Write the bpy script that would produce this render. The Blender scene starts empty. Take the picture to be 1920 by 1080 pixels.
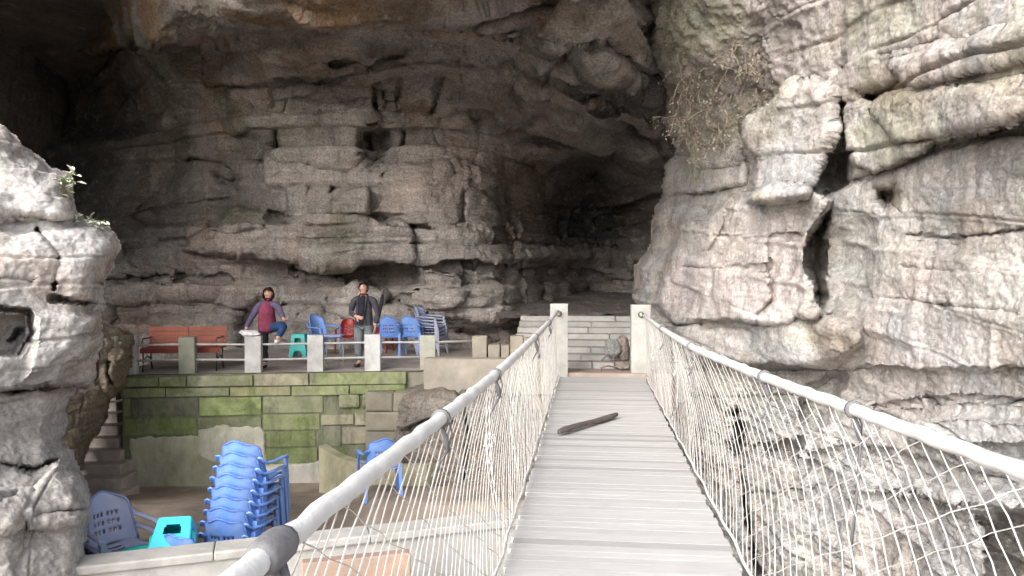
import bpy, bmesh, math, random
import numpy as np
from mathutils import Vector, Matrix
R = math.radians
random.seed(7)
rng = np.random.RandomState(11)
scene = bpy.context.scene
COL = scene.collection

# ------------------------------------------------------------------ camera, sky, sun
FPX = 1400.0
cam_d = bpy.data.cameras.new("camera")
cam = bpy.data.objects.new("camera", cam_d)
COL.objects.link(cam)
CAM = Vector((-0.2, 0.0, 1.82))
YAW, PITCH = R(5.994), R(-1.146)
cam.location = CAM
cam.rotation_euler = (R(90) + PITCH, 0, YAW)
cam_d.sensor_width = 36
cam_d.lens = FPX / 1920 * 36
cam_d.clip_start = 0.05
cam_d.clip_end = 500
scene.camera = cam

w = bpy.data.worlds.new("World")
scene.world = w
w.use_nodes = True
wn = w.node_tree
wn.nodes.clear()
SUN_EL, SUN_AZ = R(31), R(205)      # compass direction the light comes from (0 = +Y, clockwise)
sky = wn.nodes.new('ShaderNodeTexSky')
sky.sky_type = 'NISHITA'
sky.sun_disc = False
sky.sun_elevation = SUN_EL
sky.sun_rotation = SUN_AZ
sky.dust_density = 3.0
hs = wn.nodes.new('ShaderNodeHueSaturation')
hs.inputs['Saturation'].default_value = 0.34
bg = wn.nodes.new('ShaderNodeBackground')
bg.inputs[1].default_value = 0.135
wo = wn.nodes.new('ShaderNodeOutputWorld')
wn.links.new(sky.outputs[0], hs.inputs['Color'])
wn.links.new(hs.outputs[0], bg.inputs[0])
wn.links.new(bg.outputs[0], wo.inputs[0])

sl = bpy.data.lights.new("sun", 'SUN')
sl.energy = 1.5
sl.angle = R(50)
sl.color = (1.0, 0.97, 0.955)
sun = bpy.data.objects.new("sun", sl)
COL.objects.link(sun)
sd_ = Vector((math.sin(SUN_AZ) * math.cos(SUN_EL), math.cos(SUN_AZ) * math.cos(SUN_EL), math.sin(SUN_EL)))
sun.rotation_euler = sd_.to_track_quat('Z', 'Y').to_euler()
sun.location = (0, -10, 20)
scene.view_settings.view_transform = 'Standard'
scene.view_settings.look = 'None'
scene.view_settings.exposure = 1.68
scene.render.resolution_x = 1920
scene.render.resolution_y = 1080

# ------------------------------------------------------------------ helpers
RM = cam.rotation_euler.to_matrix()
CR, CU, CF = RM @ Vector((1, 0, 0)), RM @ Vector((0, 1, 0)), RM @ Vector((0, 0, -1))
def P(px, py, d):
    """world point seen at photo pixel (px,py) at forward distance d"""
    return CAM + CF * d + CR * ((px - 960) / FPX * d) + CU * ((540 - py) / FPX * d)
def Pz(px, py, z):
    """world point seen at photo pixel, on the level z"""
    r = CF + CR * ((px - 960) / FPX) + CU * ((540 - py) / FPX)
    return CAM + r * ((z - CAM.z) / r.z)
npR, npU, npF, npC = (np.array(v) for v in (CR, CU, CF, CAM))
def PN(px, py, d):
    return npC + d[..., None] * (npF + ((px - 960) / FPX)[..., None] * npR + ((540 - py) / FPX)[..., None] * npU)

def tag(o, label=None, cat=None, group=None, kind=None):
    if label: o['label'] = label
    if cat: o['category'] = cat
    if group: o['group'] = group
    if kind: o['kind'] = kind
    return o
def empty(name, loc, rz=0, label=None, cat=None, group=None):
    o = bpy.data.objects.new(name, None)
    COL.objects.link(o)
    o.location = loc
    o.rotation_euler = (0, 0, rz)
    o.empty_display_size = 0.2
    return tag(o, label, cat, group)
def link(name, me, mat=None, parent=None, smooth=False, world=False):
    o = bpy.data.objects.new(name, me)
    COL.objects.link(o)
    if mat: me.materials.append(mat)
    if parent:
        o.parent = parent
        if world:
            o.matrix_parent_inverse = (Matrix.Translation(parent.location) @ parent.rotation_euler.to_matrix().to_4x4()).inverted()
    if smooth:
        me.polygons.foreach_set('use_smooth', [True] * len(me.polygons))
    return o
def copy_tree(o, parent=None):
    c = o.copy()
    COL.objects.link(c)
    if parent: c.parent = parent
    for ch in list(o.children):
        copy_tree(ch, c)
    return c

class MB:
    """collects simple shapes into one mesh, with an optional colour per shape"""
    def __init__(s): s.v = []; s.f = []; s.c = []
    def add(s, vs, fs, col=(1, 1, 1)):
        n = len(s.v)
        s.v += [tuple(v) for v in vs]
        s.c += [tuple(col) + (1,)] * len(vs)
        s.f += [tuple(i + n for i in f) for f in fs]
    def box(s, c, size, rot=None, bevel=0.0, col=(1, 1, 1), jit=0.0):
        hx, hy, hz = (q / 2 for q in size)
        b = min(bevel, hx * .9, hy * .9, hz * .9)
        vs = []
        M = rot if rot is not None else Matrix.Identity(3)
        if b <= 0:
            for x in (-hx, hx):
                for y in (-hy, hy):
                    for z in (-hz, hz): vs.append(Vector((x, y, z)))
            fs = [(0, 1, 3, 2), (4, 6, 7, 5), (0, 4, 5, 1), (2, 3, 7, 6), (0, 2, 6, 4), (1, 5, 7, 3)]
        else:
            bm = bmesh.new()
            bmesh.ops.create_cube(bm, size=1)
            for v in bm.verts: v.co = Vector((v.co.x * 2 * hx, v.co.y * 2 * hy, v.co.z * 2 * hz))
            bmesh.ops.bevel(bm, geom=bm.edges[:], offset=b, segments=2, affect='EDGES', profile=.6)
            bm.verts.index_update()
            vs = [v.co.copy() for v in bm.verts]
            fs = [tuple(v.index for v in f.verts) for f in bm.faces]
            bm.free()
        out = []
        for v in vs:
            if jit: v = v + Vector((random.uniform(-jit, jit) for _ in range(3)))
            out.append(Vector(c) + M @ v)
        s.add(out, fs, col)
    def tube(s, pts, r, n=6, col=(1, 1, 1), cap=True):
        pts = [Vector(p) for p in pts]
        rs = r if isinstance(r, (list, tuple)) else [r] * len(pts)
        vs = []; fs = []
        up = Vector((0, 0, 1))
        for i, p in enumerate(pts):
            t = (pts[min(i + 1, len(pts) - 1)] - pts[max(i - 1, 0)]).normalized()
            a = t.cross(up)
            if a.length < .05: a = t.cross(Vector((0, 1, 0)))
            a.normalize()
            b = t.cross(a)
            for k in range(n):
                th = 2 * math.pi * k / n
                vs.append(p + (a * math.cos(th) + b * math.sin(th)) * rs[i])
            if i:
                o = (i - 1) * n
                for k in range(n):
                    fs.append((o + k, o + (k + 1) % n, o + n + (k + 1) % n, o + n + k))
        if cap:
            fs.append(tuple(range(n)))
            fs.append(tuple(range(len(vs) - 1, len(vs) - 1 - n, -1)))
        s.add(vs, fs, col)
    def prism(s, pts, ext, col=(1, 1, 1)):
        n = len(pts)
        a = [Vector(p) for p in pts]
        b = [p + Vector(ext) for p in a]
        fs = [tuple(range(n)), tuple(range(2 * n - 1, n - 1, -1))]
        fs += [(i, i + n, (i + 1) % n + n, (i + 1) % n) for i in range(n)]
        s.add(a + b, fs, col)
    def mesh(s, name):
        me = bpy.data.meshes.new(name)
        me.from_pydata(s.v, [], s.f)
        at = me.color_attributes.new('tint', 'FLOAT_COLOR', 'POINT')
        at.data.foreach_set('color', np.array(s.c, dtype=np.float32).ravel())
        bm = bmesh.new(); bm.from_mesh(me)
        bmesh.ops.recalc_face_normals(bm, faces=bm.faces[:])
        bm.to_mesh(me); bm.free()
        return me
    def build(s, name, mat, parent=None, smooth=False, world=False):
        return link(name, s.mesh(name), mat, parent, smooth, world)

# ------------------------------------------------------------------ numpy noise
def _h(ix, iy, iz, seed):
    h = (ix.astype(np.int64) * 374761393 + iy.astype(np.int64) * 668265263 + iz.astype(np.int64) * 1440662683 + seed * 974634777) & 0xffffffff
    h = ((h ^ (h >> 13)) * 1274126177) & 0xffffffff
    h = ((h ^ (h >> 16)) * 2246822519) & 0xffffffff
    return ((h ^ (h >> 15)) & 0xffffff) / float(0xffffff)
def vn(x, y, z, seed=0):
    x, y, z = np.broadcast_arrays(x, y, z)
    ix, iy, iz = np.floor(x), np.floor(y), np.floor(z)
    fx, fy, fz = x - ix, y - iy, z - iz
    fx, fy, fz = (f * f * (3 - 2 * f) for f in (fx, fy, fz))
    r = 0
    for a in (0, 1):
        for b in (0, 1):
            for c in (0, 1):
                r = r + _h(ix + a, iy + b, iz + c, seed) * (fx if a else 1 - fx) * (fy if b else 1 - fy) * (fz if c else 1 - fz)
    return r * 2 - 1
def fbm(x, y, z, seed=0, oct=4, gain=.5):
    r = 0; a = 1; t = 0
    for o in range(oct):
        r = r + a * vn(x, y, z, seed + o * 17); t += a
        x, y, z = x * 2.03 + 5.1, y * 2.03 + 1.7, z * 2.03 + 9.3
        a *= gain
    return r / t
def ss(a, b, x):
    t = np.clip((x - a) / (b - a), 0, 1)
    return t * t * (3 - 2 * t)
def strata(u, z, seed, thick=(.25, .7), bw=(.6, 2.2), A=1.0, B=.8, G=1.0, g=.03):
    """bedded, jointed rock: protrusion of each block, with grooves where blocks meet"""
    rs = np.random.RandomState(seed)
    zz = z + .10 * fbm(u * .5, z * .3, u * 0 + seed, seed, 3) + .02 * fbm(u * 4, z * 4, u * 0, seed + 3, 3)
    n = 120
    bounds = np.cumsum(rs.uniform(thick[0], thick[1], n)) - 14
    idx = np.clip(np.searchsorted(bounds, zz), 1, n - 1)
    lo, hi = bounds[idx - 1], bounds[idx]
    dz = np.minimum(zz - lo, hi - zz)
    offl = rs.uniform(-1, 1, n + 1)[idx]
    wid = rs.uniform(bw[0], bw[1], n + 1)[idx]
    uu = (u + .12 * fbm(u * 1.3, z * 1.7, u * 0, seed + 5, 3)) / wid + rs.uniform(0, 10, n + 1)[idx]
    bi = np.floor(uu); fu = uu - bi
    du = np.minimum(fu, 1 - fu) * wid
    offb = _h(bi, idx.astype(float), bi * 0, seed) * 2 - 1
    m = ss(-.3, .3, fbm(u * .7, z * .9, u * 0, seed + 9, 2))
    m2 = ss(-.1, .4, fbm(u * .9, z * .6, u * 0, seed + 13, 2))
    # rounded edges of beds
    rnd = np.clip(dz / np.minimum(.16 * (hi - lo), .05), 0, 1)
    return A * offl * ss(0, 1, rnd) + B * offb * np.clip(du / .08, 0, 1) * rnd - G * np.exp(-(dz / g) ** 2) * m - .8 * G * np.exp(-(du / g) ** 2) * m2

def rbf(ctrl, X, Y):
    c = np.array(ctrl, float)
    n = len(c)
    p = c[:, :2] / 1000
    D = np.sqrt(((p[:, None] - p[None]) ** 2).sum(-1))
    A = np.zeros((n + 3, n + 3))
    A[:n, :n] = D
    A[:n, n] = 1; A[:n, n + 1:] = p
    A[n, :n] = 1; A[n + 1:, :n] = p.T
    s = np.linalg.solve(A, np.concatenate([c[:, 2], [0, 0, 0]]))
    out = s[n] + s[n + 1] * X / 1000 + s[n + 2] * Y / 1000
    for i in range(n):
        out = out + s[i] * np.sqrt((X / 1000 - p[i, 0]) ** 2 + (Y / 1000 - p[i, 1]) ** 2)
    return out
def seg_dist(X, Y, a, b):
    dx, dy = b[0] - a[0], b[1] - a[1]
    t = np.clip(((X - a[0]) * dx + (Y - a[1]) * dy) / (dx * dx + dy * dy + 1e-9), 0, 1)
    return np.hypot(X - a[0] - t * dx, Y - a[1] - t * dy), t
def line_dist(X, Y, pts):
    d = np.full(X.shape, 1e9)
    for a, b in zip(pts[:-1], pts[1:]):
        d = np.minimum(d, seg_dist(X, Y, a, b)[0])
    return d
def poly_sd(X, Y, poly):
    """signed distance, positive inside"""
    d = line_dist(X, Y, list(poly) + [poly[0]])
    ins = np.zeros(X.shape, bool)
    n = len(poly)
    for i in range(n):
        x1, y1 = poly[i]; x2, y2 = poly[(i + 1) % n]
        if y1 == y2: continue
        c = ((y1 > Y) != (y2 > Y)) & (X < (x2 - x1) * (Y - y1) / (y2 - y1) + x1)
        ins ^= c
    return np.where(ins, d, -d)

def grid_mesh(name, pts, cols, keep, mat):
    h, wd = pts.shape[:2]
    idx = np.arange(h * wd).reshape(h, wd)
    a, b, c, d = idx[:-1, :-1], idx[:-1, 1:], idx[1:, 1:], idx[1:, :-1]
    k = keep[:-1, :-1] & keep[:-1, 1:] & keep[1:, 1:] & keep[1:, :-1]
    q = np.stack([d[k], c[k], b[k], a[k]], -1)
    used = np.zeros(h * wd, bool); used[q.ravel()] = True
    remap = np.cumsum(used) - 1
    v = pts.reshape(-1, 3)[used].astype(np.float32)
    q = remap[q].astype(np.int32)
    me = bpy.data.meshes.new(name)
    me.vertices.add(len(v)); me.vertices.foreach_set('co', v.ravel())
    me.loops.add(q.size); me.loops.foreach_set('vertex_index', q.ravel())
    me.polygons.add(len(q)); me.polygons.foreach_set('loop_start', np.arange(0, q.size, 4, dtype=np.int32))
    me.update(calc_edges=True)
    at = me.color_attributes.new('tint', 'FLOAT_COLOR', 'POINT')
    cc = np.concatenate([cols.reshape(-1, 3)[used], np.ones((len(v), 1))], 1).astype(np.float32)
    at.data.foreach_set('color', cc.ravel())
    me.polygons.foreach_set('use_smooth', np.ones(len(q), bool))
    me.validate()
    o = link(name, me, mat)
    return o
def normals(pts):
    du = np.gradient(pts, axis=1); dv = np.gradient(pts, axis=0)
    n = np.cross(dv, du)
    n /= np.linalg.norm(n, axis=-1, keepdims=True) + 1e-9
    tocam = npC - pts
    s = np.sign((n * tocam).sum(-1, keepdims=True))
    return n * s
def lerp3(a, b, t):
    return np.asarray(a) * (1 - t[..., None]) + np.asarray(b) * t[..., None]

# ------------------------------------------------------------------ materials
def nodes(name):
    m = bpy.data.materials.new(name)
    m.use_nodes = True
    nt = m.node_tree
    nt.nodes.clear()
    out = nt.nodes.new('ShaderNodeOutputMaterial')
    b = nt.nodes.new('ShaderNodeBsdfPrincipled')
    nt.links.new(b.outputs[0], out.inputs[0])
    return m, nt, b
def N(nt, t, **kw):
    n = nt.nodes.new(t)
    for k, v in kw.items(): setattr(n, k, v)
    return n
def noise(nt, vec, scale, detail=6, rough=.6, dist=0):
    n = N(nt, 'ShaderNodeTexNoise')
    n.inputs['Scale'].default_value = scale
    n.inputs['Detail'].default_value = detail
    n.inputs['Roughness'].default_value = rough
    n.inputs['Distortion'].default_value = dist
    nt.links.new(vec, n.inputs['Vector'])
    return n.outputs['Fac']
def mapping(nt, vec, sc):
    m = N(nt, 'ShaderNodeMapping')
    m.inputs['Scale'].default_value = sc
    nt.links.new(vec, m.inputs['Vector'])
    return m.outputs[0]
def rng_(nt, val, a, b, c, d):
    m = N(nt, 'ShaderNodeMapRange')
    nt.links.new(val, m.inputs[0])
    for i, v in zip((1, 2, 3, 4), (a, b, c, d)): m.inputs[i].default_value = v
    return m.outputs[0]
def mixc(nt, fac, a, b, mode='MIX'):
    m = N(nt, 'ShaderNodeMix', data_type='RGBA', blend_type=mode)
    for sock, v in ((m.inputs[0], fac), (m.inputs[6], a), (m.inputs[7], b)):
        if isinstance(v, (int, float)): sock.default_value = v
        elif isinstance(v, tuple): sock.default_value = v if len(v) == 4 else v + (1,)
        else: nt.links.new(v, sock)
    return m.outputs[2]
def math_(nt, op, a, b):
    m = N(nt, 'ShaderNodeMath', operation=op)
    for s, v in zip(m.inputs, (a, b)):
        if isinstance(v, (int, float)): s.default_value = v
        else: nt.links.new(v, s)
    return m.outputs[0]
def bump(nt, b, h, dist, strength=1.0, prev=None):
    n = N(nt, 'ShaderNodeBump')
    n.inputs['Distance'].default_value = dist
    n.inputs['Strength'].default_value = strength
    nt.links.new(h, n.inputs['Height'])
    if prev is not None: nt.links.new(prev, n.inputs['Normal'])
    nt.links.new(n.outputs[0], b.inputs['Normal'])
    return n.outputs[0]
def attr(nt, name='tint'):
    a = N(nt, 'ShaderNodeAttribute', attribute_name=name)
    return a.outputs['Color']
def objco(nt):
    return N(nt, 'ShaderNodeTexCoord').outputs['Object']

def rock_mat(name, lichen=.5, streak=.6, light=(.62, .60, .57), warm=(.40, .27, .17), warm_amt=.4, bd=.05, dark=.45):
    m, nt, b = nodes(name)
    co = objco(nt)
    c = attr(nt)
    big = noise(nt, co, .7, 5, .6, .4)
    c = mixc(nt, 1.0, c, rng_(nt, big, .3, .7, .62, 1.3), 'MULTIPLY')
    # warm iron staining in patches
    wn_ = noise(nt, co, .55, 4, .55, 1.0)
    c = mixc(nt, math_(nt, 'MULTIPLY', rng_(nt, wn_, .52, .68, 0, 1), warm_amt), c, warm)
    # pale lichen and fresh faces
    li = noise(nt, co, 3.2, 9, .72, .6)
    li2 = noise(nt, co, .9, 3, .5)
    c = mixc(nt, math_(nt, 'MULTIPLY', math_(nt, 'MULTIPLY', rng_(nt, li, .53, .62, 0, 1), rng_(nt, li2, .4, .6, .25, 1)), lichen), c, light)
    # dark weathering streaks running down the face
    st = noise(nt, mapping(nt, co, (3.5, 3.5, .45)), 1.0, 8, .7, .3)
    c = mixc(nt, math_(nt, 'MULTIPLY', rng_(nt, st, .52, .72, 0, 1), streak), c, (.10, .092, .085))
    # bedding bands
    bd_ = noise(nt, mapping(nt, co, (.35, .35, 7.0)), 1.0, 7, .65, .3)
    c = mixc(nt, 1.0, c, rng_(nt, bd_, .35, .65, .88, 1.08), 'MULTIPLY')
    # pits and speckle
    sp = noise(nt, co, 22, 6, .75)
    c = mixc(nt, 1.0, c, rng_(nt, sp, .32, .62, dark, 1.15), 'MULTIPLY')
    nt.links.new(c, b.inputs['Base Color'])
    b.inputs['Roughness'].default_value = .92
    b.inputs['Specular IOR Level'].default_value = .2
    h1 = noise(nt, mapping(nt, co, (1.6, 1.6, 5.5)), 1.2, 10, .68, .4)
    h2 = noise(nt, co, 9, 10, .75)
    p = bump(nt, b, h1, bd * 4.0, .8)
    bump(nt, b, h2, bd, .9, p)
    return m
def simple_mat(name, col, rough=.6, var=.15, scale=6, bd=0.0, tint=False, spec=.4, detail=6, stretch=(1, 1, 1), dirt=None, dirt_amt=.4, dirt_scale=2.0, sss=0):
    m, nt, b = nodes(name)
    co = mapping(nt, objco(nt), stretch)
    n = noise(nt, co, scale, detail, .65)
    base = mixc(nt, 1.0, attr(nt), col + (1,), 'MULTIPLY') if tint else mixc(nt, 0.0, col + (1,), col + (1,))
    c = mixc(nt, 1.0, base, rng_(nt, n, .3, .7, 1 - var, 1 + var), 'MULTIPLY')
    if dirt:
        dn = noise(nt, co, dirt_scale, 7, .7, .5)
        c = mixc(nt, math_(nt, 'MULTIPLY', rng_(nt, dn, .48, .66, 0, 1), dirt_amt), c, dirt)
    nt.links.new(c, b.inputs['Base Color'])
    b.inputs['Roughness'].default_value = rough
    b.inputs['Specular IOR Level'].default_value = spec
    if sss:
        b.inputs['Subsurface Weight'].default_value = sss
        b.inputs['Subsurface Radius'].default_value = (.02, .01, .005)
    if bd: bump(nt, b, noise(nt, co, scale * 3, 8, .7), bd)
    return m

M = {}
M['cave'] = rock_mat('cave rock', lichen=.55, streak=.7, light=(.50, .455, .43), warm=(.33, .21, .14), warm_amt=.4, bd=.06)
M['cliff'] = rock_mat('pale cliff rock', lichen=.6, streak=.55, light=(.66, .655, .65), warm=(.52, .40, .34), warm_amt=.3, bd=.035, dark=.55)
M['outcrop'] = rock_mat('near rock', lichen=.35, streak=.45, light=(.68, .67, .66), warm=(.54, .41, .33), warm_amt=.4, bd=.02, dark=.6)
M['moss_stone'] = None
# ------------------------------------------------------------------ rock: the cave
def px_grid(x0, x1, y0, y1, step):
    return np.meshgrid(np.arange(x0, x1 + step, step, dtype=float), np.arange(y0, y1 + step, step, dtype=float))

def crack(D, X, Y, lines, depth, wpx):
    for pts in lines:
        d = line_dist(X, Y, pts)
        D = D + depth * np.exp(-(d / wpx) ** 2)
    return D

def make_cave():
    X, Y = px_grid(-420, 1420, -330, 790, 3.0)
    wx = 14 * fbm(X / 90, Y / 90, X * 0, 3, 4); wy = 10 * fbm(X / 90, Y / 90, X * 0 + 7, 4, 4)
    Xw, Yw = X + wx, Y + wy
    D = rbf([(-300, 700, 15), (-300, 300, 21), (-300, -100, 22), (0, 700, 16), (0, 300, 24), (60, 60, 30), (100, 200, 29), (0, -200, 18),
             (250, 680, 17.5), (250, 560, 18.5), (250, 400, 21), (300, 220, 21), (420, 600, 18.3), (430, 450, 18.2), (430, 250, 19.3),
             (300, 60, 16), (420, 110, 18), (600, 660, 18.2), (600, 540, 18.9), (600, 400, 18.2), (600, 250, 18.6), (600, 150, 18.3), (600, 80, 15.5), (600, 0, 12.8),
             (450, 0, 13.4), (600, -150, 10.8), (600, -330, 9.2), (800, 660, 18.0), (800, 520, 18.0), (800, 350, 18.1), (800, 200, 18.4), (800, 110, 16), (850, 0, 12.6),
             (930, 640, 18.0), (940, 500, 18.0), (900, 330, 18.9), (900, 220, 19.2), (1000, 660, 19), (1000, 560, 20.0), (1000, 420, 21.5), (1000, 300, 21.5), (990, 200, 16.5), (1000, 100, 13.6), (1000, 0, 11.8),
             (1100, 640, 21), (1100, 560, 24), (1110, 420, 26), (1110, 330, 24), (1110, 230, 15.5), (1120, 120, 12.8), (1150, 0, 11.0), (1100, -200, 9.4),
             (1200, 640, 21), (1200, 520, 23), (1200, 400, 23), (1210, 300, 18), (1200, 180, 14.4), (1250, 60, 14.0), (1250, -120, 12.8), (1380, 640, 19), (1380, 400, 19), (1380, 200, 18), (1380, -100, 14), (1000, -330, 8.6), (250, -330, 12), (150, 790, 15), (700, 790, 17), (1100, 790, 19), (1380, 790, 18)], X, Y)
    # the big lip of the roof: rock below it steps back
    lip = [(-420, 150), (60, 130), (125, 98), (200, 88), (280, 80), (400, 84), (480, 62), (560, 42), (700, 18), (860, 6), (1000, -30), (1420, -60), (1420, -700), (-420, -700)]
    s = poly_sd(Xw, Yw, lip)
    D += -1.3 * ss(-4, 10, s) * ss(20, 160, X) + .5 * np.exp(-((s + 18) / 20) ** 2) * ss(20, 160, X)
    # second band of the roof over the wall
    lip2 = [(380, 158), (500, 150), (640, 138), (720, 120), (860, 128), (960, 118), (1030, 150), (1100, 190), (1180, 230), (1260, 290), (1420, 300), (1420, -700), (380, -700)]
    s2 = poly_sd(Xw, Yw, lip2)
    D += -.55 * ss(-4, 8, s2) * ss(360, 470, X)
    # nose rock and slabs hanging from the roof on the right
    for poly, a in (([(1030, 150), (1055, 148), (1110, 178), (1170, 212), (1165, 228), (1100, 205), (1045, 180)], -.5),
                    ([(1060, 60), (1150, 90), (1230, 170), (1290, 290), (1260, 300), (1180, 200), (1100, 130)], -.45),
                    ([(600, 110), (690, 88), (760, 100), (700, 125), (620, 128)], .8),
                    ([(760, 60), (900, 40), (1050, 70), (1030, 100), (880, 84), (780, 90)], -.3)):
        D += a * ss(-5, 8, poly_sd(Xw, Yw, poly))
    # wall: blocks and ledges
    for poly, a, e in (
            ([(335, 430), (420, 420), (520, 412), (640, 408), (765, 424), (772, 430), (771, 488), (640, 486), (550, 484), (470, 478), (350, 470)], -.75, 5),   # long ledge
            ([(545, 488), (770, 492), (775, 560), (740, 585), (650, 520), (560, 505)], 1.0, 8),                                                                # hollow under it
            ([(622, 405), (640, 362), (692, 358), (690, 405)], -.55, 4),
            ([(375, 390), (440, 388), (500, 400), (500, 418), (350, 440), (340, 405)], -.35, 8),
            ([(774, 428), (862, 430), (958, 462), (962, 500), (900, 494), (776, 488)], -.35, 4),
            ([(776, 494), (872, 498), (874, 556), (850, 575), (775, 560)], -.35, 5),
            ([(880, 500), (962, 508), (975, 560), (940, 570), (880, 556)], -.25, 5),
            ([(775, 556), (850, 552), (960, 575), (965, 600), (900, 596), (860, 582), (780, 590)], -.6, 6),
            ([(780, 594), (930, 604), (950, 650), (800, 660)], .35, 8),
            ([(740, 320), (880, 318), (915, 345), (940, 405), (960, 440), (860, 424), (770, 420), (700, 402)], -.28, 6),
            ([(520, 190), (560, 185), (700, 190), (690, 290), (650, 310), (530, 290)], -.3, 8),
            ([(425, 170), (505, 165), (520, 200), (515, 260), (450, 240)], -.3, 8),
            ([(680, 225), (730, 230), (745, 300), (700, 330), (670, 290)], .6, 10),
            ([(440, 580), (480, 560), (530, 570), (530, 640), (440, 650)], .8, 10),
            ([(700, 142), (752, 145), (750, 185), (720, 190)], .5, 5),
            ([(395, 325), (450, 340), (440, 362), (405, 350)], .5, 6),
            ([(250, 400), (420, 380), (400, 410), (270, 420)], .5, 8),
            ([(975, 520), (1010, 520), (1012, 600), (975, 600)], -.5, 5),
            ([(1022, 530), (1060, 535), (1062, 590), (1020, 590)], -.5, 5),
            ([(970, 460), (1110, 480), (1190, 500), (1180, 520), (1070, 510), (965, 500)], -.5, 5),
            ([(970, 400), (1100, 410), (1110, 470), (965, 455)], -.35, 6),
            ([(180, 480), (330, 500), (330, 530), (190, 515)], -.5, 7),
            ([(200, 560), (420, 545), (430, 600), (210, 612)], .4, 9),
            ([(900, 40), (960, 44), (1010, 80), (930, 80)], .3, 8)):
        D += a * ss(-e, e, poly_sd(Xw, Yw, poly))
    D = crack(D, X + wx * .3, Y + wy * .3, [
        [(505, 398), (560, 412), (610, 405), (690, 406), (772, 426), (860, 436), (960, 462), (1010, 470)],
        [(772, 425), (776, 490)], [(776, 490), (880, 496), (975, 506)], [(877, 495), (874, 530), (885, 560)],
        [(970, 470), (1060, 478), (1200, 492)], [(960, 400), (976, 480), (980, 560), (965, 640)],
        [(540, 190), (520, 230), (522, 270), (510, 300)], [(700, 150), (706, 210), (690, 260), (720, 330)],
        [(800, 340), (830, 300), (850, 330)], [(430, 160), (480, 166), (560, 150), (640, 148)],
        [(875, 330), (920, 370), (940, 400), (958, 450)], [(860, 620), (930, 640)], [(1010, 520), (1016, 600)], [(1062, 520), (1066, 590)],
        [(1180, 10), (1240, 90), (1265, 200)], [(1140, 60), (1200, 150), (1220, 240)], [(620, 360), (650, 330), (700, 325)],
        [(560, 310), (580, 350), (572, 395)], [(470, 300), (520, 305), (580, 300)], [(600, 215), (640, 222), (690, 216)], [(745, 200), (760, 260), (750, 318)], [(825, 150), (810, 220), (830, 290)],
        [(350, 300), (420, 306), (450, 340)], [(300, 450), (350, 452)], [(240, 520), (330, 516), (420, 525)], [(620, 560), (700, 552), (770, 570)], [(560, 590), (600, 580), (650, 600)], [(870, 345), (866, 400), (872, 425)], [(880, 200), (900, 260), (880, 320)], [(1040, 330), (1060, 400), (1050, 450)], [(1120, 420), (1200, 410)], [(1090, 540), (1110, 600)]], .45, 3.2)
    pts = PN(X, Y, D)
    nrm = normals(pts)
    x, y, z = pts[..., 0], pts[..., 1], pts[..., 2]
    ceil = np.clip(ss(.25, .75, -nrm[..., 2]), 0, 1) * ss(5.0, 6.4, z)
    u = x * .9 + y * .5
    st = strata(u, z, 5, (.35, 1.0), (.8, 2.8), .13, .12, .12, .03) + strata(u + 3, z, 8, (.07, .22), (.25, .9), .04, .035, .05, .015)
    # roof beds seen from below: layers across y
    stc = strata(x * .8 + z * .2, (y - z * .8) * .7, 15, (.4, 1.2), (1.2, 4), .16, .12, .10, .04) + .05 * fbm(x * 2, y * 2, z * 3, 21, 4)
    rough = .22 * fbm(x * .6, y * .6, z * .8, 31, 5) + .08 * (1 - 2 * np.abs(fbm(x * 2.2, y * 2.2, z * 3.2, 33, 5, .6))) + .03 * fbm(x * 8, y * 8, z * 11, 35, 4, .6)
    deep = ss(19, 25, D)
    disp = (st * (1 - ceil) + stc * ceil) * (1 + .8 * deep) + rough
    # tapered to the terrace floor
    pts = pts + nrm * (disp * 1.0)[..., None]
    # rock colour, with shade painted into the deep parts
    c = np.empty(X.shape + (3,)); c[:] = (.49, .445, .405)
    n1 = fbm(x * .5, y * .5, z * .5, 51, 4); n2 = fbm(x * 1.1 + 4, y * 1.1, z * 1.4, 52, 4)
    blk = strata(u, z, 5, (.35, 1.0), (.8, 2.8), .5, .9, 0, .03)
    c *= (1 + .16 * blk * (1 - ceil))[..., None]
    c = lerp3(c, np.broadcast_to((.51, .41, .36), c.shape), .6 * ss(.0, .35, n1))
    och = ss(-.15, .3, n2) * ss(0, 12, s) + .55 * ss(.1, .4, n2) * ss(520, 620, X) * ss(260, 190, Y)
    c = lerp3(c, np.broadcast_to((.34, .22, .115), c.shape), np.clip(och, 0, .85))
    gr = np.clip(ss(-.25, .3, fbm(x * .8, y * .8, z * .8, 60, 4)), 0, 1) * np.exp(-(((X - 330) / 260) ** 2 + ((Y - 190) / 110) ** 2))
    gr = np.clip(gr + .7 * np.exp(-(((X - 440) / 60) ** 2 + ((Y - 400) / 22) ** 2)) + .6 * np.exp(-(((X - 640) / 50) ** 2 + ((Y - 440) / 50) ** 2)) * ss(-.1, .2, n2), 0, .9)
    c = lerp3(c, np.broadcast_to((.15, .16, .085), c.shape), gr)
    shade_stain = ss(470, 180, X) * ss(620, 380, Y) * (.75 + .4 * fbm(x * .3, y * .3, z * .4, 61, 3)) * ss(60, 130, Y) + np.exp(-(((X - 712) / 32) ** 2 + ((Y - 265) / 60) ** 2)) * .9  # shade of the unlit left depths painted into the rock colour
    shade_stain += .95 * np.exp(-(((X - 1115) / 150) ** 2 + ((Y - 400) / 190) ** 2)) + .7 * ss(.05, .35, fbm(x * .9, y * .9 + 8, z * 1.6, 64, 4)) * ss(900, 1050, X) * ss(340, 240, Y)  # painted shade of the central recess, plus dark blotches on the roof
    shade_stain += .45 * ss(.1, .4, fbm(x * .7, y * .7 + 3, z * 2.2, 65, 4)) * ss(560, 700, X) * ss(180, 120, Y)
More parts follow.
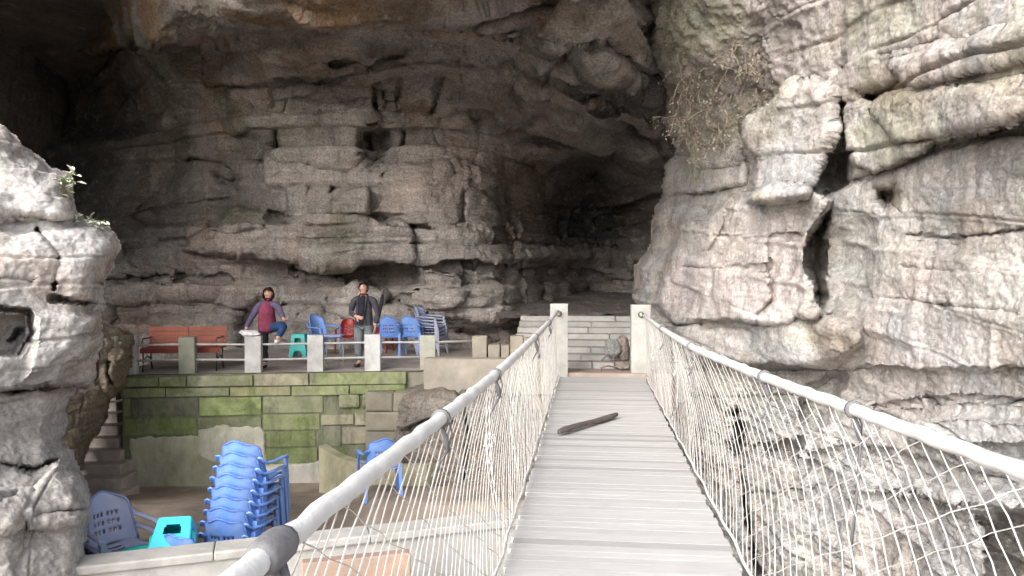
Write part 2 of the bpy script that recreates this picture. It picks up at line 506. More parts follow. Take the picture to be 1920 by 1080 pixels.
    c = lerp3(c, np.broadcast_to((.50, .47, .43), c.shape), .75 * ss(620, 950, X) * ss(240, 150, Y))
    c = lerp3(c, np.broadcast_to((.06, .06, .056), c.shape), np.clip(shade_stain, 0, .93))
    red = .6 * np.exp(-(((X - 250) / 80) ** 2 + ((Y - 605) / 24) ** 2))
    c = lerp3(c, np.broadcast_to((.27, .16, .12), c.shape), red)
    roof = (s2 > 0) | ((s > 0) & (X < 480))
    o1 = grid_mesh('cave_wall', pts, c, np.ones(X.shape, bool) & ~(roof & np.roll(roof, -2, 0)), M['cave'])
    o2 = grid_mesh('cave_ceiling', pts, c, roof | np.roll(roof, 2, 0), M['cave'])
    tag(o1, kind='structure'); tag(o2, kind='structure')
make_cave()

def shell():
    """unseen shell added round the cave to block sky light: roof slabs, flank, back"""
    def sheet(name, f, nu, nv, mat, amp, seed):
        U, V = np.meshgrid(np.linspace(0, 1, nu), np.linspace(0, 1, nv))
        pts = f(U, V)
        pts = pts + amp * np.stack([fbm(pts[..., 0] * .25, pts[..., 1] * .25, pts[..., 2] * .25, seed + k, 4) for k in range(3)], -1)
        c = np.empty(U.shape + (3,)); c[:] = (.26, .23, .2)
        o = grid_mesh(name, pts, c, np.ones(U.shape, bool), mat)
        return tag(o, kind='structure')
    st = lambda *a: np.stack(np.broadcast_arrays(*a), -1)
    sheet('sky_block_roof', lambda U, V: st(-34 + 44 * U, 8.2 + 30 * V + (9 * ss(.70, .86, U) - 6 * ss(.72, .5, U)) * (1 - V), 8.2 + 0 * U + 1.5 * (1 - V) + .0 * U), 60, 50, M['cave'], .5, 70)  # added out of view; front edge shaped to darken the left side
    sheet('sky_block_roof_top', lambda U, V: st(-34 + 60 * U, 8.0 + 30 * V + 10 * ss(.52, .66, U) * (1 - V), 13 + 6 * V), 30, 30, M['cave'], .5, 75)
    sheet('sky_block_back', lambda U, V: st(-34 + 60 * U, 34 + 0 * U, -8 + 30 * V), 40, 30, M['cave'], 1.0, 80)
    sheet('sky_block_flank', lambda U, V: st(-13 - 9 * U, 5.5 + 29 * U, -8 + 26 * V), 50, 50, M['cave'], .8, 85)  # added out of view to shut off the sky on the left
shell()

# ------------------------------------------------------------------ rock: the pale cliff on the right
def make_cliff():
    X, Y = px_grid(1150, 2420, -420, 1500, 3.2)
    wx = 9 * fbm(X / 70, Y / 70, X * 0, 103, 4); wy = 9 * fbm(X / 70, Y / 70, X * 0 + 7, 104, 4)
    Xw, Yw = X + wx, Y + wy
    D = rbf([(1225, 600, 15.3), (1225, 800, 15.0), (1225, 1000, 14.7), (1250, 450, 15.4), (1250, 300, 15.2), (1240, 100, 12.2), (1230, -200, 10.4),
             (1330, 600, 12.9), (1330, 450, 13.0), (1330, 300, 13.6), (1330, 100, 11.7), (1330, 800, 12.7), (1330, 1050, 12.4),
             (1450, 600, 10.9), (1450, 400, 11.3), (1450, 200, 11.8), (1450, 60, 11.2), (1450, 800, 10.7), (1450, 1050, 10.4), (1450, -200, 10),
             (1600, 600, 9.2), (1600, 400, 9.5), (1600, 200, 9.6), (1600, 0, 9.3), (1600, 800, 9.0), (1600, 1050, 8.8),
             (1760, 600, 7.3), (1760, 350, 7.4), (1760, 150, 7.5), (1760, -100, 7.6), (1760, 800, 7.15), (1760, 1050, 6.9),
             (1920, 600, 6.0), (1920, 300, 6.0), (1920, 50, 6.3), (1920, 850, 5.9), (1920, 1080, 5.7), (2420, 600, 4.0), (2420, -100, 4.6), (2420, 1300, 3.9), (1700, -420, 8), (1300, -420, 10), (1300, 1500, 12.5), (1900, 1500, 5.6)], X, Y)
    def P_(poly, a, e=4, e2=None):
        nonlocal D
        D = D + a * ss(-e, e if e2 is None else e2, poly_sd(Xw, Yw, poly))
    # slender upper buttress and the pink one below it
    P_([(1392, 232), (1420, 205), (1470, 190), (1485, 165), (1530, 158), (1570, 168), (1574, 240), (1560, 290), (1530, 335), (1510, 372), (1400, 380), (1412, 330), (1418, 290), (1395, 275)], -1.0, 3, 9)
    P_([(1278, 405), (1330, 395), (1375, 372), (1440, 350), (1500, 352), (1556, 372), (1550, 400), (1526, 440), (1516, 470), (1524, 560), (1545, 592), (1450, 604), (1270, 612), (1222, 570), (1250, 490)], -1.1, 3, 9)
    P_([(1335, 500), (1370, 440), (1440, 440), (1446, 560), (1420, 596), (1350, 600)], -.22, 4)
    P_([(1245, 330), (1300, 292), (1390, 272), (1405, 300), (1400, 345), (1330, 360), (1250, 370)], -.3, 4, 10)
    # broken ledge jutting out under it
    P_([(1255, 612), (1400, 600), (1540, 588), (1600, 600), (1622, 628), (1612, 655), (1580, 688), (1430, 690), (1300, 680)], -.75, 4, 14)
    P_([(1530, 618), (1560, 600), (1604, 612), (1622, 640), (1590, 680), (1540, 668)], -.25, 5, 12)
    # dark chimney between buttresses and main wall
    P_([(1532, 330), (1556, 285), (1590, 240), (1600, 300), (1590, 355), (1556, 362)], 1.1, 4, 22)
    P_([(1516, 430), (1545, 395), (1556, 392), (1546, 470), (1548, 560), (1528, 590), (1516, 560)], 1.2, 3, 12)
    # overhanging bed with a diagonal undercut
    P_([(1925, 218), (2420, 150), (2420, -500), (1600, -500), (1590, 160), (1600, 300), (1640, 322), (1750, 268), (1850, 240)], -.46, 3)
    P_([(1570, 352), (1640, 326), (1750, 272), (1925, 226), (2100, 190), (2100, 232), (1925, 258), (1850, 262), (1750, 292), (1690, 318), (1640, 345)], .22, 5)
    P_([(1636, 352), (1690, 340), (1706, 362), (1690, 398), (1655, 400), (1632, 380)], .8, 4, 22)
    P_([(1610, 160), (1690, 152), (1680, 190), (1640, 210), (1612, 190)], .8, 4, 18)
    P_([(1505, 145), (1570, 140), (1560, 160), (1500, 168)], .6, 4, 10)
    P_([(1670, 120), (1920, 60), (2420, 0), (2420, 40), (1920, 110), (1700, 165)], -.22, 3, 4)
    P_([(1640, 200), (1920, 150), (2420, 90), (2420, 130), (1930, 210), (1700, 262)], -.18, 3, 4)
    # smooth scooped panel in the main wall
    P_([(1548, 440), (1600, 400), (1650, 410), (1640, 560), (1600, 592), (1550, 585)], .28, 6, 30)
    # tiers below the long joint
    P_([(1590, 690), (2420, 700), (2420, 1600), (1150, 1600), (1150, 690), (1300, 690)], .30, 2, 5)
    P_([(1700, 780), (1780, 770), (1920, 782), (2420, 790), (2420, 850), (1920, 838), (1760, 850), (1690, 830)], -.3, 4, 10)
    P_([(1520, 850), (1600, 836), (1800, 868), (1920, 880), (2420, 900), (2420, 940), (1900, 920), (1600, 905), (1500, 900)], .25, 4, 10)
    P_([(1440, 830), (1500, 822), (1500, 845), (1440, 850)], .5, 4)
    P_([(1835, 968), (1925, 966), (2100, 975), (2100, 1200), (1850, 1200), (1850, 1050)], 1.3, 4, 10)
    P_([(1600, 930), (1835, 962), (1925, 960), (2420, 980), (2420, 940), (1900, 925), (1600, 905)], -.25, 4, 8)
    # dark cleft low down behind the net
    P_([(1372, 760), (1388, 750), (1400, 880), (1432, 1060), (1415, 1080), (1392, 960)], 1.5, 3, 9)
    P_([(1500, 735), (1560, 700), (1590, 705), (1560, 770), (1530, 800), (1500, 790)], .6, 4, 12)
    D = crack(D, X + wx * .4, Y + wy * .4, [
        [(1300, 684), (1440, 694), (1590, 690), (1700, 694), (1920, 690), (2200, 700)], [(1225, 606), (1300, 612), (1440, 604), (1560, 590)],
        [(1580, 120), (1572, 200), (1576, 260), (1545, 330)], [(1552, 372), (1525, 430), (1516, 480), (1522, 560), (1535, 590)],
        [(1540, 365), (1570, 350), (1640, 322), (1750, 268), (1925, 224), (2100, 190)],
        [(1250, 372), (1330, 362), (1400, 345)], [(1300, 320), (1390, 312)], [(1360, 380), (1364, 420), (1330, 470)], [(1444, 490), (1448, 560), (1420, 590)],
        [(1730, 940), (1860, 952)], [(1500, 840), (1400, 838), (1300, 830)], [(1280, 740), (1400, 745), (1500, 738)], [(1650, 560), (1760, 568), (1920, 590)],
        [(1380, 920), (1500, 925)], [(1640, 760), (1800, 745), (1920, 752)], [(1700, 440), (1790, 448), (1920, 430)], [(1700, 500), (1840, 512)], [(1340, 440), (1400, 446), (1500, 440)], [(1280, 500), (1340, 505), (1440, 500)], [(1660, 100), (1800, 70), (1920, 50)], [(1700, 200), (1820, 170), (1920, 160)]], .2, 2.6)
    # silhouette against the dark of the cave
    sil = [(1262, -420), (1248, -200), (1225, -20), (1232, 60), (1244, 130), (1248, 200), (1262, 262), (1275, 292), (1252, 316), (1243, 346), (1244, 378), (1232, 392), (1227, 412), (1222, 470), (1206, 490), (1194, 500), (1190, 560), (1204, 600), (1196, 640), (1180, 690), (1176, 800), (1170, 1500), (2500, 1500), (2500, -500)]
    X2 = X + 5 * fbm(X / 16, Y / 16, X * 0, 120, 3); Y2 = Y + 3 * fbm(X / 16, Y / 16, X * 0 + 3, 121, 3)
    sd = poly_sd(X2, Y2, sil)
    t = np.clip(sd / 55, 0, 1)
    D = D + 1.3 * (1 - np.sqrt(np.clip(1 - (1 - t) ** 2, 0, 1)))
    pts = PN(X, Y, D)
    nrm = normals(pts)
    x, y, z = pts[..., 0], pts[..., 1], pts[..., 2]
    u = y + .3 * x
    up = ss(300, 120, Y) * ss(1560, 1440, X)           # rooty, shrubby zone
    st = strata(u, z - .10 * y, 25, (.25, .8), (.5, 1.8), .042, .045, .06, .016) + strata(u + 3, z - .1 * y, 28, (.05, .16), (.2, .8), .022, .018, .035, .012)
    low = ss(680, 760, Y)
    rough = .09 * fbm(x * .8, y * .8, z, 131, 5) + .045 * (1 - 2 * np.abs(fbm(x * 2.5, y * 2.5, z * 3.2, 133, 5, .6))) + .022 * fbm(x * 7, y * 7, z * 11, 135, 5, .65)
    root = (1 - 2 * np.abs(fbm(x * 2.2 + z * 1.6, y * 2.2, z * .8, 181, 4, .6)))
    disp = st * (1 - .7 * up) * (1 + 1.0 * low) + rough * (1 + 1.6 * up) + up * (.10 * root + .04 * fbm(x * 12, y * 12, z * 9, 183, 3))
    pts = pts + nrm * disp[..., None]
    skirt = sd < 0
    pts = np.where(skirt[..., None], PN(X, Y, D + 4.5), pts)
    c = np.empty(X.shape + (3,)); c[:] = (.53, .50, .47)
    n1 = fbm(x * .7, y * .7, z * .7, 151, 4); n2 = fbm(x * 1.3 + 4, y * 1.3, z * 1.6, 152, 4)
    c = lerp3(c, np.broadcast_to((.52, .46, .43), c.shape), .7 * ss(-.05, .3, n1))
    c = lerp3(c, np.broadcast_to((.43, .43, .43), c.shape), .7 * ss(.05, .3, n2))
    pink = ss(-10, 30, poly_sd(Xw, Yw, [(1240, 400), (1530, 380), (1510, 590), (1230, 600)]))
    c = lerp3(c, np.broadcast_to((.50, .425, .40), c.shape), .55 * pink)
    grn = .8 * up * ss(-.15, .3, fbm(x * .9, y * .9, z, 160, 4)) + .5 * ss(1480, 1560, X) * ss(1600, 1520, X) * 0
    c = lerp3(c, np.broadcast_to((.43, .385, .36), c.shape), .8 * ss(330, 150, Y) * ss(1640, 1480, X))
    c = lerp3(c, np.broadcast_to((.36, .35, .22), c.shape), np.clip(grn, 0, .6) * ss(1200, 1300, X))
    ye = ss(.05, .4, fbm(x * .9 + 9, y * .9, z * 1.8, 171, 4)) * .5
    c = lerp3(c, np.broadcast_to((.50, .45, .36), c.shape), ye * .7)
    c = lerp3(c, np.broadcast_to((.42, .42, .30), c.shape), .5 * ss(.15, .4, fbm(x * .7 + 9, y * .7, z * 1.2, 172, 4)) * ss(560, 300, Y))
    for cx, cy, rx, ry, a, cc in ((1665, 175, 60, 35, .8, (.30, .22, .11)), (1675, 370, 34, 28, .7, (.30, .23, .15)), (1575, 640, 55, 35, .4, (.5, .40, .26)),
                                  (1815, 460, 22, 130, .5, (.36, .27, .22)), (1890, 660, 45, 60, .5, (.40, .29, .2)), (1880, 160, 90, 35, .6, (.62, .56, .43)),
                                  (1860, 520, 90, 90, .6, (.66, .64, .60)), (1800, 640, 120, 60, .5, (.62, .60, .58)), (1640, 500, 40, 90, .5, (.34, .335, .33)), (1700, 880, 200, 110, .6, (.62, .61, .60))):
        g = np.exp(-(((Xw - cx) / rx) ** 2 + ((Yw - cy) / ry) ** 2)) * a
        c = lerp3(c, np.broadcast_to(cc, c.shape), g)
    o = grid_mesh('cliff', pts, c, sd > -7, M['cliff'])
    tag(o, kind='structure')
make_cliff()

# ------------------------------------------------------------------ rock: the near outcrop on the left
def make_outcrop(name, sil, ctrl, polys, cracks, box, seed, roll, rollpx, skirt_d, tones, mat, step=2.5):
    X, Y = px_grid(*box, step)
    wx = 8 * fbm(X / 60, Y / 60, X * 0, seed, 4); wy = 8 * fbm(X / 60, Y / 60, X * 0 + 7, seed + 1, 4)
    D = rbf(ctrl, X, Y)
    for poly, a, e, e2 in polys:
        D = D + a * ss(-e, e2, poly_sd(X + wx, Y + wy, poly))
    D = crack(D, X + wx * .4, Y + wy * .4, cracks, .3, 3.2)
    X2 = X + 6 * fbm(X / 18, Y / 18, X * 0, seed + 2, 3); Y2 = Y + 4 * fbm(X / 18, Y / 18, X * 0 + 3, seed + 3, 3)
    sd = poly_sd(X2, Y2, sil)
    t = np.clip(sd / rollpx, 0, 1)
    D = D + roll * (1 - np.sqrt(np.clip(1 - (1 - t) ** 2, 0, 1)))
    pts = PN(X, Y, D)
    nrm = normals(pts)
    x, y, z = pts[..., 0], pts[..., 1], pts[..., 2]
    u = x + .4 * y
    low = ss(720, 780, Y)
    st = strata(u, z, seed + 5, (.18, .5), (.4, 1.4), .05, .05, .06, .015) * (1 - .5 * low) + strata(u + 3, z, seed + 8, (.03, .10), (.15, .6), .016, .016, .035, .006) * (1 + .8 * low)
    rough = .06 * fbm(x * 1.2, y * 1.2, z * 1.5, seed + 10, 5) + .035 * (1 - 2 * np.abs(fbm(x * 3.5, y * 3.5, z * 4.5, seed + 11, 5, .6))) + .008 * fbm(x * 14, y * 14, z * 20, seed + 12, 4, .65)
    pts = pts + nrm * (st + rough)[..., None]
    pts = np.where((sd < 0)[..., None], PN(X, Y, D + skirt_d), pts)
    c = np.empty(X.shape + (3,)); c[:] = tones[0]
    n1 = fbm(x * 1.1, y * 1.1, z * 1.1, seed + 20, 4); n2 = fbm(x * 1.8 + 4, y * 1.8, z * 2, seed + 21, 4)
    c = lerp3(c, np.broadcast_to(tones[1], c.shape), .7 * ss(-.05, .3, n1))
    c = lerp3(c, np.broadcast_to(tones[2], c.shape), .7 * ss(.05, .35, n2))
    c = lerp3(c, np.broadcast_to(tones[3], c.shape), .75 * low * ss(-.3, .2, fbm(x * 2, y * 2, z * 4, seed + 22, 3)))
    return tag(grid_mesh(name, pts, c, sd > -7, mat), kind='structure')
make_outcrop('rock_outcrop',
    [(-700, 90), (-200, 130), (-40, 215), (10, 246), (42, 280), (78, 302), (92, 318), (132, 332), (128, 360), (138, 398), (150, 412), (182, 420), (212, 440), (224, 462), (212, 492), (196, 520), (190, 556), (192, 576), (170, 582), (186, 592), (184, 640), (180, 700), (172, 722), (118, 742), (122, 790), (112, 822), (128, 850), (150, 890), (166, 930), (168, 970), (164, 1010), (166, 1100), (172, 1600), (-700, 1600)],
    [(0, 300, 6.6), (100, 350, 6.7), (0, 500, 6.1), (200, 470, 6.8), (0, 640, 6.0), (170, 640, 6.6), (0, 800, 5.9), (110, 800, 6.5), (0, 1000, 5.2), (150, 960, 5.8), (150, 1080, 5.6), (-600, 300, 5.6), (-600, 1000, 4.2), (0, 1500, 4.2), (170, 1500, 4.8), (-400, 100, 7)],
    [([(-700, 738), (60, 728), (180, 722), (300, 722), (300, 1600), (-700, 1600)], .28, 3, 6),
     ([(0, 585), (50, 588), (52, 630), (30, 668), (0, 670), (-40, 660)], .35, 4, 10),
     ([(-700, 945), (60, 920), (110, 860), (150, 880), (200, 930), (200, 1600), (-700, 1600)], -.35, 4, 10),
     ([(-700, 1005), (100, 985), (200, 975), (200, 1600), (-700, 1600)], .16, 3, 8),
     ([(120, 680), (190, 640), (190, 730), (100, 735)], .25, 4, 14),
     ([(-100, 420), (60, 398), (130, 412), (190, 424), (120, 440), (20, 440)], .15, 4, 10),
     ([(60, 585), (190, 590), (150, 640), (90, 700), (40, 720), (60, 640)], -.15, 4, 14)],
    [[(-60, 412), (40, 400), (108, 412), (140, 400)], [(-60, 740), (60, 732), (140, 722), (180, 722)], [(0, 580), (52, 586), (56, 628), (36, 664)], [(100, 560), (150, 568), (190, 572)],
     [(20, 640), (36, 620)], [(40, 980), (110, 960), (160, 955)], [(0, 870), (60, 880), (110, 862)], [(0, 940), (30, 935)], [(0, 520), (60, 528)], [(70, 430), (110, 480), (100, 540)]],
    (-700, 260, 60, 1500), 203, .7, 45, 1.8, ((.49, .465, .445), (.50, .415, .36), (.40, .385, .37), (.52, .48, .445)), M['outcrop'])
# small brown rock behind it, beside the steps
make_outcrop('rock_spur',
    [(60, 560), (150, 590), (200, 612), (240, 622), (250, 650), (244, 690), (232, 720), (205, 748), (190, 790), (165, 830), (150, 880), (110, 930), (40, 940)],
    [(60, 600, 11.3), (240, 640, 12.6), (230, 720, 12.2), (120, 900, 10.6), (60, 900, 10.2)],
    [([(185, 690), (232, 640), (245, 700), (200, 745)], -.25, 4, 12)], [[(205, 640), (200, 700), (215, 740)]],
    (40, 262, 545, 950), 303, .8, 35, 1.2, ((.40, .34, .26), (.46, .38, .28), (.30, .28, .23), (.36, .31, .25)), M['cave'], 2.2)
# brown boulder under the right end of the terrace
make_outcrop('boulder',
    [(742, 760), (760, 728), (800, 716), (860, 726), (900, 722), (980, 740), (1040, 790), (1050, 1000), (880, 1010), (800, 940), (770, 880), (735, 840)],
    [(740, 800, 13.2), (860, 780, 12.4), (1000, 800, 12.9), (880, 980, 11.8)],
    [([(740, 800), (830, 790), (850, 800), (770, 835)], .35, 3, 10)], [[(770, 800), (800, 788), (850, 792)], [(860, 730), (880, 820), (870, 900)]],
    (715, 1075, 695, 1025), 403, .8, 35, 1.2, ((.30, .265, .23), (.34, .28, .23), (.26, .27, .19), (.34, .32, .29)), M['cave'], 2.2)
# ------------------------------------------------------------------ materials of built things
M['concrete'] = simple_mat('weathered concrete', (.34, .335, .325), .85, .22, 3.0, .01, True, .2, 9, dirt=(.205, .195, .165), dirt_amt=.45, dirt_scale=1.6)
M['floor'] = simple_mat('worn stone floor', (.36, .32, .295), .85, .25, 1.6, .01, False, .25, 9, dirt=(.20, .17, .145), dirt_amt=.6, dirt_scale=1.2)
M['yard'] = simple_mat('earth and concrete', (.30, .245, .20), .9, .3, 1.4, .02, False, .2, 9, dirt=(.17, .15, .125), dirt_amt=.6, dirt_scale=1.0)
M['wood'] = simple_mat('grey weathered planks', (.41, .40, .395), .8, .08, 5, .002, True, .2, 8, (1, 6, 6), dirt=(.31, .30, .295), dirt_amt=.35, dirt_scale=1.2)
M['rope'] = simple_mat('white rope', (.52, .51, .495), .8, .12, 20, 0, True, .2)
M['rail'] = simple_mat('white wrapped hand rope', (.54, .53, .52), .6, .1, 8, .006, False, .3, dirt=(.45, .42, .40), dirt_amt=.5, dirt_scale=5)
M['blue'] = simple_mat('blue plastic', (.15, .30, .70), .42, .10, 4, 0, True, .5, dirt=(.32, .40, .60), dirt_amt=.5, dirt_scale=5)
M['faded'] = simple_mat('faded blue grey plastic', (.31, .34, .47), .5, .1, 4, 0, True, .4, dirt=(.33, .33, .36), dirt_amt=.5, dirt_scale=5)
M['cyan'] = simple_mat('cyan plastic', (.03, .45, .62), .35, .05, 4, 0, True, .5)
M['teal'] = simple_mat('teal plastic', (.02, .42, .40), .35, .05, 4, 0, True, .5)
M['green'] = simple_mat('green plastic', (.02, .50, .34), .35, .05, 4, 0, True, .5)
M['red'] = simple_mat('red plastic', (.30, .012, .014), .4, .1, 4, 0, True, .4)
M['paint'] = simple_mat('orange red painted wood', (.29, .088, .055), .6, .2, 6, .002, True, .3, dirt=(.22, .06, .045), dirt_amt=.5, dirt_scale=3)
M['iron'] = simple_mat('dark iron', (.07, .065, .06), .6, .2, 8, 0, True, .4)
M['steel'] = simple_mat('dull steel pipe', (.42, .41, .40), .5, .15, 8, 0, False, .5, dirt=(.25, .19, .15), dirt_amt=.5, dirt_scale=6)
M['stick'] = simple_mat('wet driftwood', (.13, .10, .085), .75, .3, 8, .01, True, .25, 8, (1, 1, 1))
M['tie'] = simple_mat('grey cloth tie', (.15, .145, .15), .9, .2, 20, .003, False, .1)
M['leaf'] = simple_mat('pale dusty leaf', (.22, .27, .14), .7, .25, 12, 0, True, .3)
M['twig'] = simple_mat('dry twig', (.28, .24, .20), .9, .25, 10, 0, True, .1)
M['skin'] = simple_mat('skin', (.52, .31, .24), .55, .06, 10, 0, True, .35, sss=.08)
M['cloth'] = simple_mat('cloth', (1, 1, 1), .9, .30, 9, .008, True, .1)
M['bag'] = simple_mat('white plastic bag', (.70, .66, .68), .5, .15, 9, .01, False, .4)

def moss_mat():
    """cut stone with moss and algae: moss follows its own noise patches and the block tint"""
    m, nt, b = nodes('mossy cut stone')
    co = objco(nt)
    c = attr(nt)
    n = noise(nt, co, 2.2, 9, .7, .4)
    c = mixc(nt, 1.0, c, rng_(nt, n, .3, .7, .62, 1.3), 'MULTIPLY')
    g = noise(nt, co, 1.5, 9, .72, .6)
    c = mixc(nt, math_(nt, 'MULTIPLY', rng_(nt, g, .45, .60, 0, 1), .75), c, (.115, .15, .05, 1))
    e = noise(nt, mapping(nt, co, (1, 1, .35)), 2.6, 9, .75, .5)
    c = mixc(nt, math_(nt, 'MULTIPLY', rng_(nt, e, .50, .62, 0, 1), .5), c, (.30, .29, .21, 1))
    k = noise(nt, mapping(nt, co, (2.2, 2.2, .7)), 1.3, 9, .7, .4)
    c = mixc(nt, math_(nt, 'MULTIPLY', rng_(nt, k, .52, .68, 0, 1), .6), c, (.06, .062, .052, 1))
    l = noise(nt, co, 6, 9, .75)
    c = mixc(nt, math_(nt, 'MULTIPLY', rng_(nt, l, .58, .68, 0, 1), .35), c, (.42, .42, .33, 1))
    nt.links.new(c, b.inputs['Base Color'])
    b.inputs['Roughness'].default_value = .9
    b.inputs['Specular IOR Level'].default_value = .2
    bump(nt, b, noise(nt, co, 14, 9, .75), .012)
    return m
M['moss'] = moss_mat()

def rot_to(a, b):
    """matrix whose x axis runs from a to b horizontally"""
    d = Vector(b) - Vector(a); d.z = 0; d.normalize()
    n = Vector((d.y, -d.x, 0))            # toward the camera for walls that run left to right
    return Matrix((d, -n, Vector((0, 0, 1)))).transposed()

# ------------------------------------------------------------------ grounds
def ground_sheet(name, fpts, nu, nv, mat, amp=.015, seed=500, col=(1, 1, 1)):
    U, V = np.meshgrid(np.linspace(0, 1, nu), np.linspace(0, 1, nv))
    p = fpts(U, V)
    p[..., 2] += amp * fbm(p[..., 0] * 1.5, p[..., 1] * 1.5, 0 * U, seed, 5)
    c = np.empty(U.shape + (3,)); c[:] = col
    return tag(grid_mesh(name, p, c, np.ones(U.shape, bool), mat), kind='structure')
def pxd(px0, px1, d0, d1, zf):
    def f(U, V):
        d = d0 + (d1 - d0) * V
        a = np.array([P(0, 540, 1.0), P(1000, 540, 1.0)])
        px = px0 + (px1 - px0) * U
        pt = npC + d[..., None] * (npF + ((px - 960) / FPX)[..., None] * npR)
        z = zf(px, d)
        return np.stack([pt[..., 0], pt[..., 1], z], -1)
    return f
ground_sheet('gorge_ground', lambda U, V: np.stack([-100 + 200 * U, -100 + 200 * V, -7 + 0 * U], -1), 60, 60, M['yard'], .5)
A0, B0 = P(228, 703, 13.35), P(762, 697, 13.9)
A0.z = B0.z = 0
WR = rot_to(A0, B0)
WX, WN = (B0 - A0).normalized(), -(WR @ Vector((0, 1, 0)))      # WN points at the camera side
def on_wall(px, py, out=0.0):
    r = CF + CR * ((px - 960) / FPX) + CU * ((540 - py) / FPX)
    q = A0 + WN * out
    t = (q - CAM).dot(WN) / r.dot(WN)
    return CAM + r * t
# terrace floor: a sheet whose front edge follows the wall
def terr(U, V):
    a = np.array(A0 - WX * .15); b = np.array(B0 + WX * 2.9)
    e = a + (b - a) * U[..., None]
    return np.concatenate([(e + np.array(-WN) * (V * 7.5)[..., None])[..., :2], (0 * U)[..., None]], -1)
ground_sheet('terrace_floor', terr, 90, 60, M['floor'], .008)
yz = lambda px, d: np.interp(d, [4, 8, 11, 13, 16], [-1.25, -1.25, -1.6, -2.02, -2.1]) + .26 * ss(660, 700, px) * ss(9.4, 9.9, d) * ss(11.9, 11.3, d)
ground_sheet('yard_ground', pxd(-200, 1130, 5.7, 16, yz), 90, 90, M['yard'], .03)
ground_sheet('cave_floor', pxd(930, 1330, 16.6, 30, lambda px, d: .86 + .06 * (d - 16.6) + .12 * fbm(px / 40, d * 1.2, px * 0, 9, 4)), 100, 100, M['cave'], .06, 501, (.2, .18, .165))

# ------------------------------------------------------------------ steps in the cave behind the bridge
def wall_px(px, z, d):
    p = P(px, 540, d); p.z = z
    return p
mb = MB()
fw = Vector((0, 1, 0)); 
for i in range(8):
    y0 = 14.15 + i * .34
    z1 = .03 + (i + 1) * .105
    x = -1.75
    while x < 1.25:
        wd = random.uniform(1.2, 2.4)
        g = random.uniform(.9, 1.1)
        mb.box((x + wd / 2, y0 + .30, z1 / 2 - .3), (wd - .012, .6, z1 + .6), None, .018, (.95 * g, .93 * g, .90 * g), .006)
        x += wd
st = mb.build('stone_steps', M['concrete'])
tag(st, 'worn grey stone steps rising into the dark cave behind the two bridge posts', 'steps')
mb = MB()
x = -2.2
while x < .95:
    wd = random.uniform(.35, .5)
    g = random.uniform(.85, 1.1)
    mb.box((x + wd / 2, 13.86, -.32), (wd - .008, .72, .68), None, .01, (1.0 * g, .78 * g, .74 * g), .004)
    x += wd
tag(mb.build('landing_path', M['concrete']), kind='structure')

